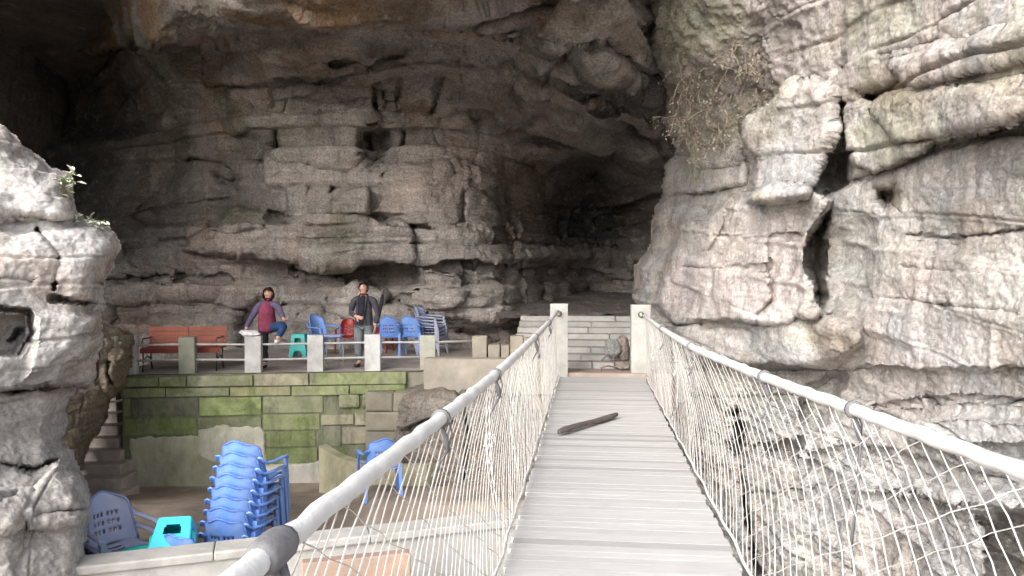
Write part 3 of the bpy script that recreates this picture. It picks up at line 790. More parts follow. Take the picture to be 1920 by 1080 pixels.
# ------------------------------------------------------------------ the terrace wall
def block_wall():
    root = empty('terrace_wall', A0 - Vector((0, 0, 2.1)), 0, 'mossy green cut-stone retaining wall with patched render below the railed terrace', 'retaining wall')
    mb = MB()
    MO = (.15, .165, .085); ML = (.22, .235, .15); TN = (.36, .31, .24); DK = (.09, .09, .085); GR = (.105, .145, .045); BG = (.33, .31, .22)
    B = [  # x0, x1, y0, y1, proud, tint
        (226, 300, 707, 724, .07, MO), (301, 352, 705, 724, .07, BG), (353, 476, 703, 723, .07, (.27, .26, .19)), (477, 580, 700, 722, .07, TN), (581, 762, 697, 720, .07, (.22, .24, .12)),
        (228, 312, 727, 745, .03, MO), (313, 431, 726, 743, .03, ML), (432, 546, 724, 742, .03, (.28, .27, .15)), (547, 655, 722, 741, .03, (.24, .27, .13)), (656, 760, 720, 738, .04, (.18, .23, .085)),
        (231, 246, 747, 780, .0, MO), (247, 373, 746, 778, .0, DK), (374, 491, 744, 779, .01, (.25, .31, .12)), (493, 606, 742, 774, .0, ML),
        (234, 370, 783, 816, .0, GR), (371, 491, 782, 802, .0, (.15, .15, .11)), (493, 600, 776, 806, .0, (.20, .23, .10)),
        (499, 592, 808, 838, .0, (.12, .15, .05)), (499, 596, 840, 869, .0, GR),
        (602, 664, 776, 796, .03, (.30, .27, .19)), (665, 737, 766, 796, .03, (.36, .31, .25)), (606, 640, 798, 838, .0, DK), (642, 692, 800, 832, .02, (.24, .2, .165)), (694, 737, 798, 832, .0, (.12, .13, .08)),
        (634, 676, 738, 765, .06, (.37, .33, .25)), (678, 736, 736, 764, .06, (.30, .30, .20)), (607, 633, 742, 774, -.03, DK),
        (738, 762, 722, 760, .0, (.25, .26, .17))]
    MEAN = (.20, .21, .125)
    for x0, x1, y0, y1, pr, col in B:
        col = tuple(c_ * .9 + m_ * .45 for c_, m_ in zip(col, MEAN))
        a = on_wall(x0, (y0 + y1) / 2); b = on_wall(x1, (y0 + y1) / 2)
        t_ = on_wall((x0 + x1) / 2, y0); l_ = on_wall((x0 + x1) / 2, y1)
        wd = (b - a).length - .016; h = t_.z - l_.z - .012
        rnd = .012 if y0 > 735 and x0 > 600 else .008
        if y0 in (738, 736): rnd = .07
        c = (a + b) / 2; c.z = (t_.z + l_.z) / 2
        mb.box(c + WN * (pr - .15), (wd, .34, h), WR, rnd, col, .004)
    mb.build('stone_course', M['moss'], root, world=True)
    # mortar core behind the blocks, down to the yard
    mb = MB()
    a = on_wall(229, 700); b = on_wall(764, 700)
    c = (a + b) / 2; c.z = -1.13
    mb.box(c - WN * .20, ((b - a).length, .40, 2.24), WR, 0, (.15, .155, .11))
    # side wall facing the steps
    for k in range(5):
        z0 = -.03 - k * .38
        mb.box(a + Vector((0, 0, z0 - .19 - a.z)) - WN * 1.6 + WX * .12, (.26, 2.4, .36), WR, .01, (.22, .22, .15), .004)
    mb.build('mortar_bed', M['moss'], root, world=True)
    # rough render patches, their edges uneven
    def patch(poly, out, col, seed):
        X, Y = px_grid(min(p[0] for p in poly) - 6, max(p[0] for p in poly) + 6, min(p[1] for p in poly) - 6, max(p[1] for p in poly) + 6, 2.0)
        sd = poly_sd(X + 5 * fbm(X / 14, Y / 14, X * 0, seed, 4), Y + 5 * fbm(X / 14, Y / 14, X * 0, seed + 4, 4), poly)
        r = npF + ((X - 960) / FPX)[..., None] * npR + ((540 - Y) / FPX)[..., None] * npU
        nn = np.array(WN)
        o = out * np.clip((sd + 2) / 4, 0, 1) + .012 * fbm(X / 20, Y / 20, X * 0, seed + 9, 4) - .01
        t = ((np.array(A0) - npC) @ nn + o) / (r @ nn)
        pts = npC + t[..., None] * r
        c_ = np.empty(X.shape + (3,)); c_[:] = col
        ob = grid_mesh('render_patch', pts, c_, sd > -4, M['moss2'])
        ob.parent = root; ob.matrix_parent_inverse = Matrix.Translation(root.location).inverted()
    patch([(244, 821), (372, 818), (376, 830), (500, 828), (500, 870), (600, 868), (604, 945), (244, 945)], .03, (.40, .39, .29), 611)
    patch([(374, 806), (420, 798), (486, 801), (496, 812), (499, 870), (480, 880), (440, 864), (392, 870), (370, 850)], .06, (.47, .46, .38), 612)
    patch([(494, 876), (560, 872), (600, 866), (600, 945), (494, 945)], .05, (.48, .45, .41), 613)
def moss2():
    m, nt, b = nodes('lime render with algae')
    co = objco(nt)
    c = attr(nt)
    c = mixc(nt, 1.0, c, rng_(nt, noise(nt, co, 1.6, 9, .7, .4), .3, .7, .7, 1.25), 'MULTIPLY')
    g = noise(nt, mapping(nt, co, (1.2, 1.2, .5)), 1.5, 8, .68, .6)
    c = mixc(nt, math_(nt, 'MULTIPLY', rng_(nt, g, .46, .66, 0, 1), .65), c, (.15, .175, .075, 1))
    k = noise(nt, mapping(nt, co, (4, 4, .5)), 1.3, 8, .7, .4)
    c = mixc(nt, math_(nt, 'MULTIPLY', rng_(nt, k, .58, .74, 0, 1), .4), c, (.10, .095, .08, 1))
    nt.links.new(c, b.inputs['Base Color'])
    b.inputs['Roughness'].default_value = .9
    bump(nt, b, noise(nt, co, 10, 9, .75), .015)
    return m
M['moss2'] = moss2()
block_wall()

# ------------------------------------------------------------------ steps beside the wall, left
mb = MB()
for i in range(12):
    f = i / 11
    d = 12.4 + 3.0 * f
    z1 = -2.02 + .17 * (i + 1)
    c = wall_px((60 + 246 - 20 * f) / 2 - 8, z1 - .3, d + .3)
    wd = ((246 - 20 * f) - 20) / FPX * d
    c = wall_px((246 - 20 * f) - (wd * FPX / d) / 2, z1 - .35, d + .25)
    g = random.uniform(.9, 1.1)
    mb.box(c, (wd, .55, .7), Matrix.Rotation(R(5), 3, 'Z'), .015, (1.15 * g, 1.02 * g, .95 * g), .006)
tag(mb.build('stone_steps', M['concrete']), 'flight of worn grey steps climbing between the mossy wall and the left rock', 'steps')

# ------------------------------------------------------------------ railing of the terrace
def railing():
    a = on_wall(249, 703, -.12)
    root = empty('terrace_railing', Vector((a.x, a.y, 0)), 0, 'low railing of square pale stone posts and two steel pipes along the terrace edge', 'railing')
    posts = [(249, 17, .70, (1.25,1.25,1.23), .0), (353, 29, .66, (.75,.77,.64), 0), (476, 30, .665, (1.5,1.5,1.5), 0), (592, 29, .675, (1.45,1.45,1.45), 0), (699, 29, .675, (1.55,1.55,1.56), 0), (802, 29, .64, (1.1,1.12,.96), .1)]
    pts = []
    for px, wpx, h, col, back in posts:
        c = on_wall(px, 700, -.14 - back)
        d = (c - CAM).dot(CF)
        mb = MB()
        mb.box((c.x, c.y, h / 2 - .005), (wpx / FPX * d, .17, h + .01), WR, .014, col, .004)
        mb.build('post', M['concrete'], root, world=True)
        pts.append(c)
    end = on_wall(886, 690, -.30)
    pts.append(end)
    for z in (.515, .235):
        mb = MB()
        line = []
        for i, q in enumerate(pts if z > .4 else pts[:-1]):
            line.append(Vector((q.x, q.y, z + .01 * math.sin(i * 2.1))))
        mb.tube(line, .021, 8)
        mb.build('rail', M['steel'], root, True, world=True)
railing()

# low masonry at the right end of the terrace
def masonry():
    c = P(890, 692, 13.55)
    mb = MB()
    a, b = P(797, 690, 13.5), P(1046, 690, 13.35)
    rr = rot_to(a, b)
    m_ = (a + b) / 2
    mb.box((m_.x, m_.y, -.02), ((b - a).length, .30, .62), rr, .015, (.88, .80, .68), .004)
    o = mb.build('concrete_kerb', M['concrete'])
    tag(o, 'smooth tan concrete kerb wall between the terrace end and the bridge post', 'kerb wall')
    root = empty('stub_wall', (m_.x, m_.y + .3, .28), 0, 'low wall of loose beige stone blocks behind the tan kerb at the terrace end', 'block wall')
    for x0, x1, y0, y1 in ((886, 915, 629, 672), (916, 939, 645, 672), (940, 956, 646, 672), (957, 982, 629, 672), (983, 1010, 632, 672)):
        d = 13.95
        p = P((x0 + x1) / 2, (y0 + y1) / 2, d)
        h = (y1 - y0) / FPX * d
        mb = MB()
        g = random.uniform(.9, 1.1)
        mb.box((p.x, p.y, p.z), ((x1 - x0 - 1.5) / FPX * d, .28, h), rr, .02, (.78 * g, .70 * g, .58 * g), .006)
        mb.build('block', M['concrete'], root, world=True)
    # back fill so that the terrace end has a body
    mb = MB()
    mb.box((m_.x, m_.y + .9, -.18), (1.9, 1.5, .34), rr, .01, (.7, .65, .6))
    tag(mb.build('path', M['concrete']), kind='structure')
    # abutment under the kerb
    mb = MB()
    for k in range(6):
        z = -.33 - k * .36
        x = 0
        L = (b - a).length + .5
        while x < L + .7:
            wd = random.uniform(.4, .9)
            g = random.uniform(.75, 1.15)
            q = a + (b - a).normalized() * (x - 1.1 + wd / 2)
            mb.box((q.x, q.y + .12, z - .18), (wd - .015, .35, .35), rr, .03, (.62 * g, .58 * g, .46 * g), .01)
            x += wd
    for k in range(5):
        q = on_wall(782, 700, -.2)
        mb.box((q.x, q.y + .1, -.012 - .16 - k * .40 - .01), (.62, .5, .34 if k == 0 else .385), WR, .02, (.75 - .06 * (k % 2), .70, .58), .01)
    tag(mb.build('abutment_wall', M['concrete']), 'rough stone abutment wall under the tan kerb behind the brown boulder', 'wall')
masonry()

# curved concrete wall in the yard
def curved_wall():
    mb = MB()
    pts = [(598, 836, 12.9), (612, 846, 12.6), (635, 858, 12.2), (662, 867, 11.8), (695, 872, 11.5), (740, 874, 11.3), (800, 872, 11.3)]
    tops = [P(*p) for p in pts]
    vs = []; fs = []
    for t in tops:
        for off, z in ((0, -2.4), (0, t.z), (.16, t.z), (.16, -2.4)):
            vs.append(Vector((t.x + off * .5, t.y + off, z)))
    for i in range(len(tops) - 1):
        for k in range(3):
            fs.append((i * 4 + k, i * 4 + k + 1, i * 4 + 5 + k, i * 4 + 4 + k))
    fs += [(0, 1, 2, 3), tuple(len(vs) - 1 - k for k in range(4))]
    mb.add(vs, fs, (.40, .37, .26))
    tag(mb.build('curved_wall', M['moss2'], smooth=False), 'low curved beige concrete wall in the yard beside the mossy wall', 'low wall')
curved_wall()

# pale parapet in front of the yard
def parapet():
    a, b = Pz(150, 1062, -.42), Pz(1010, 968, -.42)
    rr = rot_to(a, b)
    d = (b - a).normalized()
    n = rr @ Vector((0, 1, 0))
    root = empty('yard_parapet', Vector((a.x, a.y, -3)), 0, 'pale concrete parapet in front of the stacked chairs, running under the bridge net', 'parapet')
    mb = MB()
    m_ = (a + b) / 2
    mb.box((m_.x + n.x * .12, m_.y + n.y * .12, -1.9), ((b - a).length + .6, .2, 2.86), rr, .012, (1.0,.99,.97), .0)
    mb.build('wall', M['concrete'], root, world=True)
    mb = MB()
    L = (b - a).length; x = -.3
    while x < L:
        wd = 1.25
        q = a + d * (x + wd / 2) + n * .12
        mb.box((q.x, q.y, -.455), (wd - .006, .27, .07), rr, .012, (.98,.96,.93), .002)
        x += wd
    mb.build('coping', M['concrete'], root, world=True)
    # brown slab against the front of it
    p0, p1 = P(566, 1062, 5.55), P(768, 1050, 5.75)
    mb = MB()
    q = (p0 + p1) / 2
    mb.box((q.x, q.y, q.z - .42), ((p1 - p0).length, .10, .95), rot_to(p0, p1), .01, (.85, .58, .46), .004)
    tag(mb.build('stone_slab', M['concrete']), 'reddish brown stone slab standing before the pale parapet, seen through the net', 'slab')
parapet()
def lower_ground():
    ground_sheet('gorge_slope', pxd(-200, 1500, 2.5, 16, lambda px, d: -2.9 + .0 * d + .5 * fbm(px / 200, d, px * 0, 77, 4)), 80, 80, M['concrete'], .1, 502, (1, .97, .93))
lower_ground()
# ------------------------------------------------------------------ the rope bridge
def bridge():
    root = empty('rope_bridge', (0, 13.2, 0), 0, 'rope suspension footbridge with grey plank deck, white hand ropes and knotted net sides', 'footbridge')
    # planks
    mb = MB()
    y = -3.0
    while y < 13.1:
        wd = random.choice((.10, .115, .13, .095))
        zoff = random.uniform(-.001, .001)
        sag = -.03 * math.sin(math.pi * min(max((y + 3) / 16.2, 0), 1))
        g = random.uniform(.94, 1.06)
        if random.random() < .07: g *= .78
        l, r = -.74 + random.uniform(-.015, .015), .74 + random.uniform(-.015, .015)
        rot = Matrix.Rotation(random.uniform(-.001, .001), 3, 'Y') @ Matrix.Rotation(random.uniform(-.006, .006), 3, 'Z')
        mb.box(((l + r) / 2, y + wd / 2, -.02 + zoff + sag), (r - l, wd - random.choice((.0015, .002, .002, .003, .006)), .032), rot, .0012, (g, g * .995, g * .985), .0005)
        y += wd
    mb.build('deck', M['wood'], root, world=True)
    # bearer ropes under the deck and beam at its end
    mb = MB()
    for x in (-.6, 0, .6): mb.tube([(x, -3, -.09), (x, 5, -.12), (x, 13.2, -.07)], .03, 8)
    mb.build('bearer_rope', M['iron'], root, True, world=True)
    mb = MB()
    mb.box((0, 13.27, .0), (1.56, .16, .12), None, .012, (1.0, .82, .72), .003)
    mb.build('end_beam', M['concrete'], root, world=True)
    # hand ropes: (y, x, z) fitted along the bridge
    LK = [(-3, -1.05, 1.13), (0, -1.04, 1.12), (1.86, -1.0, 1.12), (3.5, -.92, 1.115), (5.2, -.855, 1.11), (8, -.81, 1.115), (11, -.785, 1.12), (13.15, -.775, 1.15)]
    RK = [(-3, 1.75, 1.2), (0, 1.60, 1.16), (2.66, 1.345, 1.12), (3.95, 1.15, 1.12), (5.13, .98, 1.115), (7.1, .76, 1.115), (10, .73, 1.09), (13.15, .735, 1.08)]
    def curve(K, y, k): return np.interp(y, [q[0] for q in K], [q[k] for q in K])
    def smooth(K):
        ys = np.linspace(-3, 13.15, 160)
        out = []
        for c in (1, 2):
            v = np.interp(ys, [q[0] for q in K], [q[c] for q in K])
            k = np.exp(-np.linspace(-2, 2, 21) ** 2); k /= k.sum()
            vp = np.pad(v, 10, mode='reflect', reflect_type='odd')
            out.append(np.convolve(vp, k, 'valid'))
        return ys, out[0], out[1]
    for side, K, ties in ((-1, LK, [1.8, 3.55, 5.15, 8.2, 10.6]), (1, RK, [3.98, 5.2, 7.3, 9.9])):
        ys, xs, zs = smooth(K)
        X = lambda y: float(np.interp(y, ys, xs)); Z = lambda y: float(np.interp(y, ys, zs))
        mb = MB()
        pts = [(xs[i] + .004 * math.sin(i * 1.7), ys[i], zs[i] + .004 * math.sin(i * 2.3 + side)) for i in range(len(ys))]
        rad = [(.033 if ys[i] < 9.5 else .028) * (1 + .10 * math.sin(i * 2.9) * random.random()) for i in range(len(ys))]
        mb.tube(pts, rad, 12)
        mb.build('hand_rope', M['rail'], root, True, world=True)
        mb = MB()
        pts = [(side * (.755 + .006 * math.sin(y * 9)), y, .03 + .008 * math.sin(y * 5.1)) for y in np.arange(-3, 13.2, .12)]
        mb.tube(pts, .011, 6)
        mb.build('edge_rope', M['rope'], root, True, world=True)
        # net of knotted cords: long diagonals lean one way, thinner ones cross them
        mb = MB()
        rr = random.Random(5 + side)
        def pos(y, t, j=0.0):
            y = min(max(y, -3.0), 13.12)
            x = X(y) * (1 - t) + side * .755 * t
            x += side * .05 * math.sin(math.pi * t) * (1 if y < 9 else .4)
            return (x, y, Z(y) * (1 - t) + .03 * t)
        for sgn, step, shear, rad in ((-1, .135, 1.9, .0031), (1, .30, 1.7, .0024)):
            y0 = -4
            while y0 < 15:
                y0 += step * rr.uniform(.88, 1.12)
                sh = shear * rr.uniform(.95, 1.05)
                ph = rr.uniform(0, 6)
                pts = []
                for k in range(15):
                    t = k / 14
                    yy = y0 + sgn * sh * (t - .5) + .022 * (1 if k % 2 else -1) * (.35 if sgn < 0 else .6) + rr.uniform(-.006, .006)
                    if -3 < yy < 13.12: pts.append(Vector(pos(yy, t)) + Vector((rr.uniform(-.003, .003), 0, rr.uniform(-.003, .003))))
                if len(pts) > 2:
                    g = rr.uniform(.8, 1.05)
                    mb.tube(pts, rad * rr.uniform(.85, 1.2), 4, (g, g * .98, g * .95), cap=False)
        # loose bundles and knots
        for k in range(4):
            y = rr.uniform(4.0, 12)
            for q in range(2):
                t0 = rr.uniform(.02, .1); t1 = rr.uniform(.35, .9)
                pts = [Vector(pos(y + rr.uniform(-.02, .02) - .1 * t, t)) for t in np.linspace(t0, t1, 6)]
                mb.tube(pts, .0032, 4, (1, 1, 1), cap=False)
            c = Vector(pos(y, rr.uniform(.2, .5)))
            for q in range(5):
                a = Vector((rr.uniform(-.03, .03), rr.uniform(-.03, .03), rr.uniform(-.03, .03)))
                mb.tube([c, c + a, c + a * 1.4 + Vector((0, 0, -.04))], .004, 4, (1, 1, 1))
        mb.build('net', M['rope'], root, False, world=True)
        for i, y in enumerate(ties):
            mb = MB()
            c = Vector((X(y), y, Z(y)))
            dr = (Vector((X(y + .1), y + .1, Z(y + .1))) - c).normalized()
            if side < 0 and i == 0:
                mb.tube([c - dr * .075, c - dr * .05, c, c + dr * .05, c + dr * .075], [.040, .047, .050, .047, .040], 12)
                mb.tube([c + Vector((0, 0, -.04)), c + Vector((.02, -.01, -.13)), c + Vector((.0, -.03, -.22))], [.02, .014, .006], 6)
                mb.tube([c + dr * .04 + Vector((0, 0, -.04)), c + Vector((.03, .03, -.10)), c + Vector((.03, .05, -.17))], [.016, .012, .006], 6)
            else:
                mb.tube([c - dr * .014, c + dr * .014], [.047, .047], 12)
                mb.tube([c + Vector((0, 0, -.03)), c + Vector((.02, .01, -.10)), c + Vector((.035, 0, -.16))], [.010, .020, .012], 5)
                L = .55 if side > 0 and i == 0 else .12
                mb.tube([c + Vector((.035, 0, -.15)), c + Vector((0, -.05, -.15 - L * .5)), c + Vector((-.03, -.06, -.15 - L))], .008, 5)
                mb.tube([c + Vector((.035, 0, -.15)), c + Vector((.05, .03, -.08)), c + Vector((.03, .05, -.02))], .005, 5)
            mb.build('tie', M['tie'], root, True, world=True)
bridge()

for px, w_, top, lab in ((1048.5, 33, 569, 'square pale concrete post left of the cave steps, holding the left hand rope'), (1201, 36, 571, 'square pale concrete post against the cliff, holding the right hand rope')):
    d = 13.25
    p = P(px, top, d)
    root = empty('bridge_post', (p.x, p.y, -.3), 0, lab, 'post', 'posts at the end of the bridge')
    mb = MB()
    wd = w_ / FPX * d
    mb.box((0, 0, (p.z + .3) / 2), (wd, .26, p.z + .3), Matrix.Rotation(YAW * .3, 3, 'Z'), .014, (1.12, 1.10, 1.05), .004)
    mb.build('shaft', M['concrete'], root)
    mb = MB()
    cz = p.z + .3 - .17
    for k in range(10):
        a = k / 9 * 2 * math.pi
    ring = [(.045 * math.cos(a), -.15 - .01, cz + .045 * math.sin(a)) for a in np.linspace(0, 2 * math.pi, 13)]
    mb.tube(ring, .009, 6)
    mb.build('ring', M['iron'], root, True)
    mb = MB()
    for dz in (.0, .03, -.03): mb.tube([(-.02, -.145, cz + dz), (.0, -.17, cz + dz * .5), (.02, -.145, cz + dz)], .014, 6)
    mb.build('rope_knot', M['rope'], root, True)

# stick on the deck
a, b = Pz(1046, 809, .03), Pz(1158, 777, .03)
root_mid = (a + b) / 2
mb = MB()
n = 40; nk = 14
vs = []; fs = []
ax = (b - a).normalized(); sx_ = ax.cross(Vector((0, 0, 1))).normalized()
for i in range(n):
    t = i / (n - 1)
    wdt = .042 * min(1, .35 + t * 7, .45 + (1 - t) * 5) * (1 + .12 * math.sin(t * 9))
    p = a.lerp(b, t) - root_mid + sx_ * (.020 * (1 if t < .18 else -1) * min(1, abs(t - .18) * 3)) * .6 + Vector((0, 0, -.004 + .006 * math.sin(t * 7)))
    for k in range(nk):
        th = 2 * math.pi * k / nk
        q = Vector((math.copysign(abs(math.cos(th)) ** .6, math.cos(th)), 0, math.copysign(abs(math.sin(th)) ** .6, math.sin(th))))
        ns = 1 + .22 * float(fbm(np.array([t * 9.]), np.array([math.cos(th) * 2.]), np.array([math.sin(th) * 2.]), 41, 4)[0])
        vs.append(p + sx_ * q.x * wdt * ns + Vector((0, 0, q.z * .026 * ns)))
    if i:
        for k in range(nk): fs.append(((i - 1) * nk + k, (i - 1) * nk + (k + 1) % nk, i * nk + (k + 1) % nk, i * nk + k))
fs += [tuple(range(nk)), tuple(range(len(vs) - 1, len(vs) - 1 - nk, -1))]
mb.add(vs, fs, (.80, .86, .92))
o = mb.build('driftwood', M['stick'], None, True)
o.location = root_mid
tag(o, 'dark wet piece of driftwood lying across the grey plank deck', 'driftwood')

# debris at the foot of the cave steps
def rock_blob(name, loc, size, seed, col, mat='cave', lab=None, cat='rock', group=None):
    bm = bmesh.new()
    bmesh.ops.create_icosphere(bm, subdivisions=4, radius=1)
    co = np.array([v.co for v in bm.verts])
    r = 1 + .35 * fbm(co[:, 0] * 1.2, co[:, 1] * 1.2, co[:, 2] * 1.2, seed, 4) + .08 * fbm(co[:, 0] * 5, co[:, 1] * 5, co[:, 2] * 5, seed + 3, 3)
    q = np.sign(co) * np.abs(co) ** .75
    co = q * r[:, None] * np.array(size)
    for v, c in zip(bm.verts, co): v.co = c
    me = bpy.data.meshes.new(name)
    bm.to_mesh(me); bm.free()
    at = me.color_attributes.new('tint', 'FLOAT_COLOR', 'POINT')
    at.data.foreach_set('color', np.tile(np.array(col + (1,), dtype=np.float32), len(me.vertices)))
    o = link(name, me, M[mat], None, True)
    o.location = loc
    return tag(o, lab, cat, group)
p = P(1152, 660, 14.2)
rock_blob('rock', P(1168, 652, 14.3), (.13, .14, .22), 1, (.40, .33, .29), lab='brown rock leaning on the cliff at the right foot of the cave steps')
rock_blob('rock', P(1148, 654, 14.1), (.15, .08, .17), 2, (.36, .38, .36), lab='flat grey stone slab stood up in front of the cave steps')
rock_blob('rock', P(1165, 686, 13.9), (.14, .12, .08), 3, (.40, .34, .28), lab='small low brown stone beside the right bridge post')
mb = MB()
q = P(1135, 686, 13.9)
mb.tube([P(1128, 676, 13.95), P(1140, 664, 13.9), P(1150, 668, 13.9), P(1152, 684, 13.85)], [.012, .02, .018, .01], 6, (1, 1, 1))
mb.tube([P(1126, 690, 13.8), P(1140, 686, 13.8), P(1160, 690, 13.8)], [.012, .02, .014], 6, (1.3, 1.2, 1.1))
tag(mb.build('branch', M['stick'], None, True), 'short bent dark branch fallen at the foot of the cave steps', 'branch')

# ------------------------------------------------------------------ plastic chairs and stools
def chair(mat, label, group=None, stack_hint=False):
    root = empty('plastic_chair', (0, 0, 0), 0, label, 'chair', group)
    # seat
    def sheet(name, f, nu, nv, th, holes=None, parent=root):
        bm = bmesh.new()
        g = [[bm.verts.new(f(i / nu, j / nv)) for i in range(nu + 1)] for j in range(nv + 1)]
        for j in range(nv):
            for i in range(nu):
                if holes and holes(i, j): continue
                bm.faces.new((g[j][i], g[j][i + 1], g[j + 1][i + 1], g[j + 1][i]))
        bmesh.ops.delete(bm, geom=[v for v in bm.verts if not v.link_faces], context='VERTS')
        bm.normal_update()
        bmesh.ops.solidify(bm, geom=bm.faces[:], thickness=th)
        bmesh.ops.recalc_face_normals(bm, faces=bm.faces[:])
        me = bpy.data.meshes.new(name); bm.to_mesh(me); bm.free()
        at = me.color_attributes.new('tint', 'FLOAT_COLOR', 'POINT')
        at.data.foreach_set('color', np.ones(len(me.vertices) * 4, dtype=np.float32))
        return link(name, me, mat, parent, True)
    def fs(u, v):
        x = (u - .5) * (.46 - .04 * v); y = -.24 + .46 * v
        z = .43 - .03 * math.sin(math.pi * u) - .02 * math.sin(math.pi * v) - .045 * max(0, .12 - v) / .12 + .02 * (1 - v)
        return (x, y, z)
    sheet('seat', fs, 14, 12, -.012, lambda i, j: 5 <= i <= 8 and j in (7, 9))
    def fb(u, v):
        s = u * 2 - 1
        wtop = .46 - .10 * v - .05 * max(0, v - .8) / .2
        x = s * wtop / 2
        y = .22 + .15 * v - .05 * s * s - .0 
        z = .42 + .45 * v
        if v > .85:
            k = (v - .85) / .15
            z += -.035 * k * (abs(s) ** 3) * 1.4 + .014 * k * math.cos(s * math.pi * 1.5)
        return (x, y - .05 * abs(s) ** 4, z)
    sheet('backrest', fb, 22, 24, .010, lambda i, j: i in (5, 7, 9, 12, 14, 16) and j in (5, 6, 9, 10, 13, 14))
    rim = MB()
    line = [fb(0, v) for v in np.linspace(0.02, .9, 9)] + [fb(u, 1.0) for u in np.linspace(.04, .96, 12)] + [fb(1, v) for v in np.linspace(.9, .02, 9)]
    rim.tube([Vector(p) + Vector((0, .006, 0)) for p in line], .012, 6, (.50, .58, .74))
    rim.build('back_rim', mat, root, True)
    # arms
    for s in (-1, 1):
        def fa(u, v, s=s):
            pts = [(.215, .30, .72), (.245, .235, .655), (.275, .10, .64), (.28, -.10, .635), (.275, -.21, .62), (.265, -.235, .58)]
            t = v * (len(pts) - 1); k = min(int(t), len(pts) - 2); f = t - k
            p = [pts[k][q] * (1 - f) + pts[k + 1][q] * f for q in range(3)]
            o = (u - .5) * .058
            return (s * (p[0] + o), p[1] + (abs(o) * -.1), p[2] - .5 * abs(o) + (.0))
        sheet('armrest', fa, 4, 20, .012)
    # legs
    for sx, sy, top in ((-1, -1, .60), (1, -1, .60), (-1, 1, .50), (1, 1, .50)):
        mb = MB()
        x0, y0 = .262, -.225
        if sy > 0: x0, y0 = .225, .235
        x1, y1 = x0 + .02, (y0 - .03 if sy < 0 else y0 + .07)
        for dx, dy, wx, wy in ((0, 0, .045, .010), (.019, .02 * -sy, .010, .045)):
            q = []
            for z, xx, yy, k in ((top, x0, y0, 1.15), (0, x1, y1, .75)):
                for a, b in ((-1, -1), (1, -1), (1, 1), (-1, 1)):
                    q.append((sx * (xx + dx + a * wx * k / 2), yy + dy + b * wy * k / 2, z))
            mb.add(q, [(0, 1, 2, 3), (7, 6, 5, 4), (0, 4, 5, 1), (1, 5, 6, 2), (2, 6, 7, 3), (3, 7, 4, 0)])
        mb.build('leg', mat, root)
    return root

def set_mat(root, mat):
    """give a copied chair its own plastic by copying its mesh data"""
    for ch in root.children:
        ch.data = ch.data.copy()
        ch.data.materials.clear(); ch.data.materials.append(mat)
def stand(px, d, z=0.0):
    p = P(px, 540, d); p.z = z
    return p
G1 = 'blue plastic armchairs on the terrace'
c0 = chair(M['blue'], 'empty blue plastic chair turned sideways between the teal stool and the standing man', G1)
c0.location = stand(607, 16.4); c0.rotation_euler.z = R(62); c0.scale = (1, 1, 1.02)
def place(src, loc, rz, label, group, mat=None, sc=1.0, tilt=None):
    c = copy_tree(src)
    c.location = loc; c.rotation_euler = (tilt or 0, 0, rz); c.scale = (sc,) * 3
    c['label'] = label; c['group'] = group
    if mat: set_mat(c, mat)
    return c
place(c0, stand(733, 16.5), R(184), 'blue plastic chair seen from behind, just right of the standing man', G1)
place(c0, stand(776, 16.6), R(172), 'blue plastic chair seen from behind, between its twin and the sideways stack', G1)
names4 = ['lowest', 'second from the bottom', 'third from the bottom', 'topmost']
for k in range(4):
    c = place(c0, stand(812 - k * 1.5, 16.7, .075 * k), R(82), '%s pale blue chair of the sideways stack on the terrace' % names4[k], 'sideways stack of pale chairs')
    if k == 0: set_mat(c, M['faded']); fd = c
    else:
        for a_, b_ in zip(c.children, fd.children): a_.data = b_.data
for px, lab, rz in ((651, 'red plastic chair against the rock, left of the standing man', 10), (713, 'red plastic chair partly hidden behind the standing man and the first pale post', -10)):
    place(c0, stand(px, 17.2), R(rz), lab, 'red plastic chairs', M['red'], .86)
# the tall stack in the yard
ordn = ['bottom', 'second', 'third', 'fourth', 'fifth', 'sixth', 'seventh', 'topmost']
base = stand(440, 7.3, -1.36)
for k in range(8):
    loc = base + Vector((random.uniform(-.008, .008), .05 * k + random.uniform(-.008, .008), .093 * k))
    lab = '%s blue chair%s in the tall stack before the mossy wall' % (ordn[k], '' if k in (0, 7) else ' from the bottom')
    c = place(c0, loc, R(196), lab, 'tall stack of blue chairs', None, 1.0)
    c.rotation_euler.z = R(182 + random.uniform(-2.5, 2.5))
# faded chairs left in the yard
for k, (dx, lab) in enumerate(((0, 'lower faded grey blue chair of the nested pair beside the left rock'), (0, 'upper faded grey blue chair of the nested pair beside the left rock'))):
    c = place(c0, stand(218, 6.9, -1.26 + .10 * k) + Vector((.02 * k, 0, 0)), R(60), lab, 'faded nested chairs')
    for a_, b_ in zip(c.children, fd.children): a_.data = b_.data
place(c0, stand(366, 6.6, -1.13), R(165), 'small blue plastic chair between the cyan stools and the tall chair stack', 'blue chairs in the yard', M['blue'], .82)
place(c0, stand(712, 10.4, -1.30), R(205), 'blue plastic chair standing alone in the yard behind the left rope net', 'blue chairs in the yard', None, 1.0)

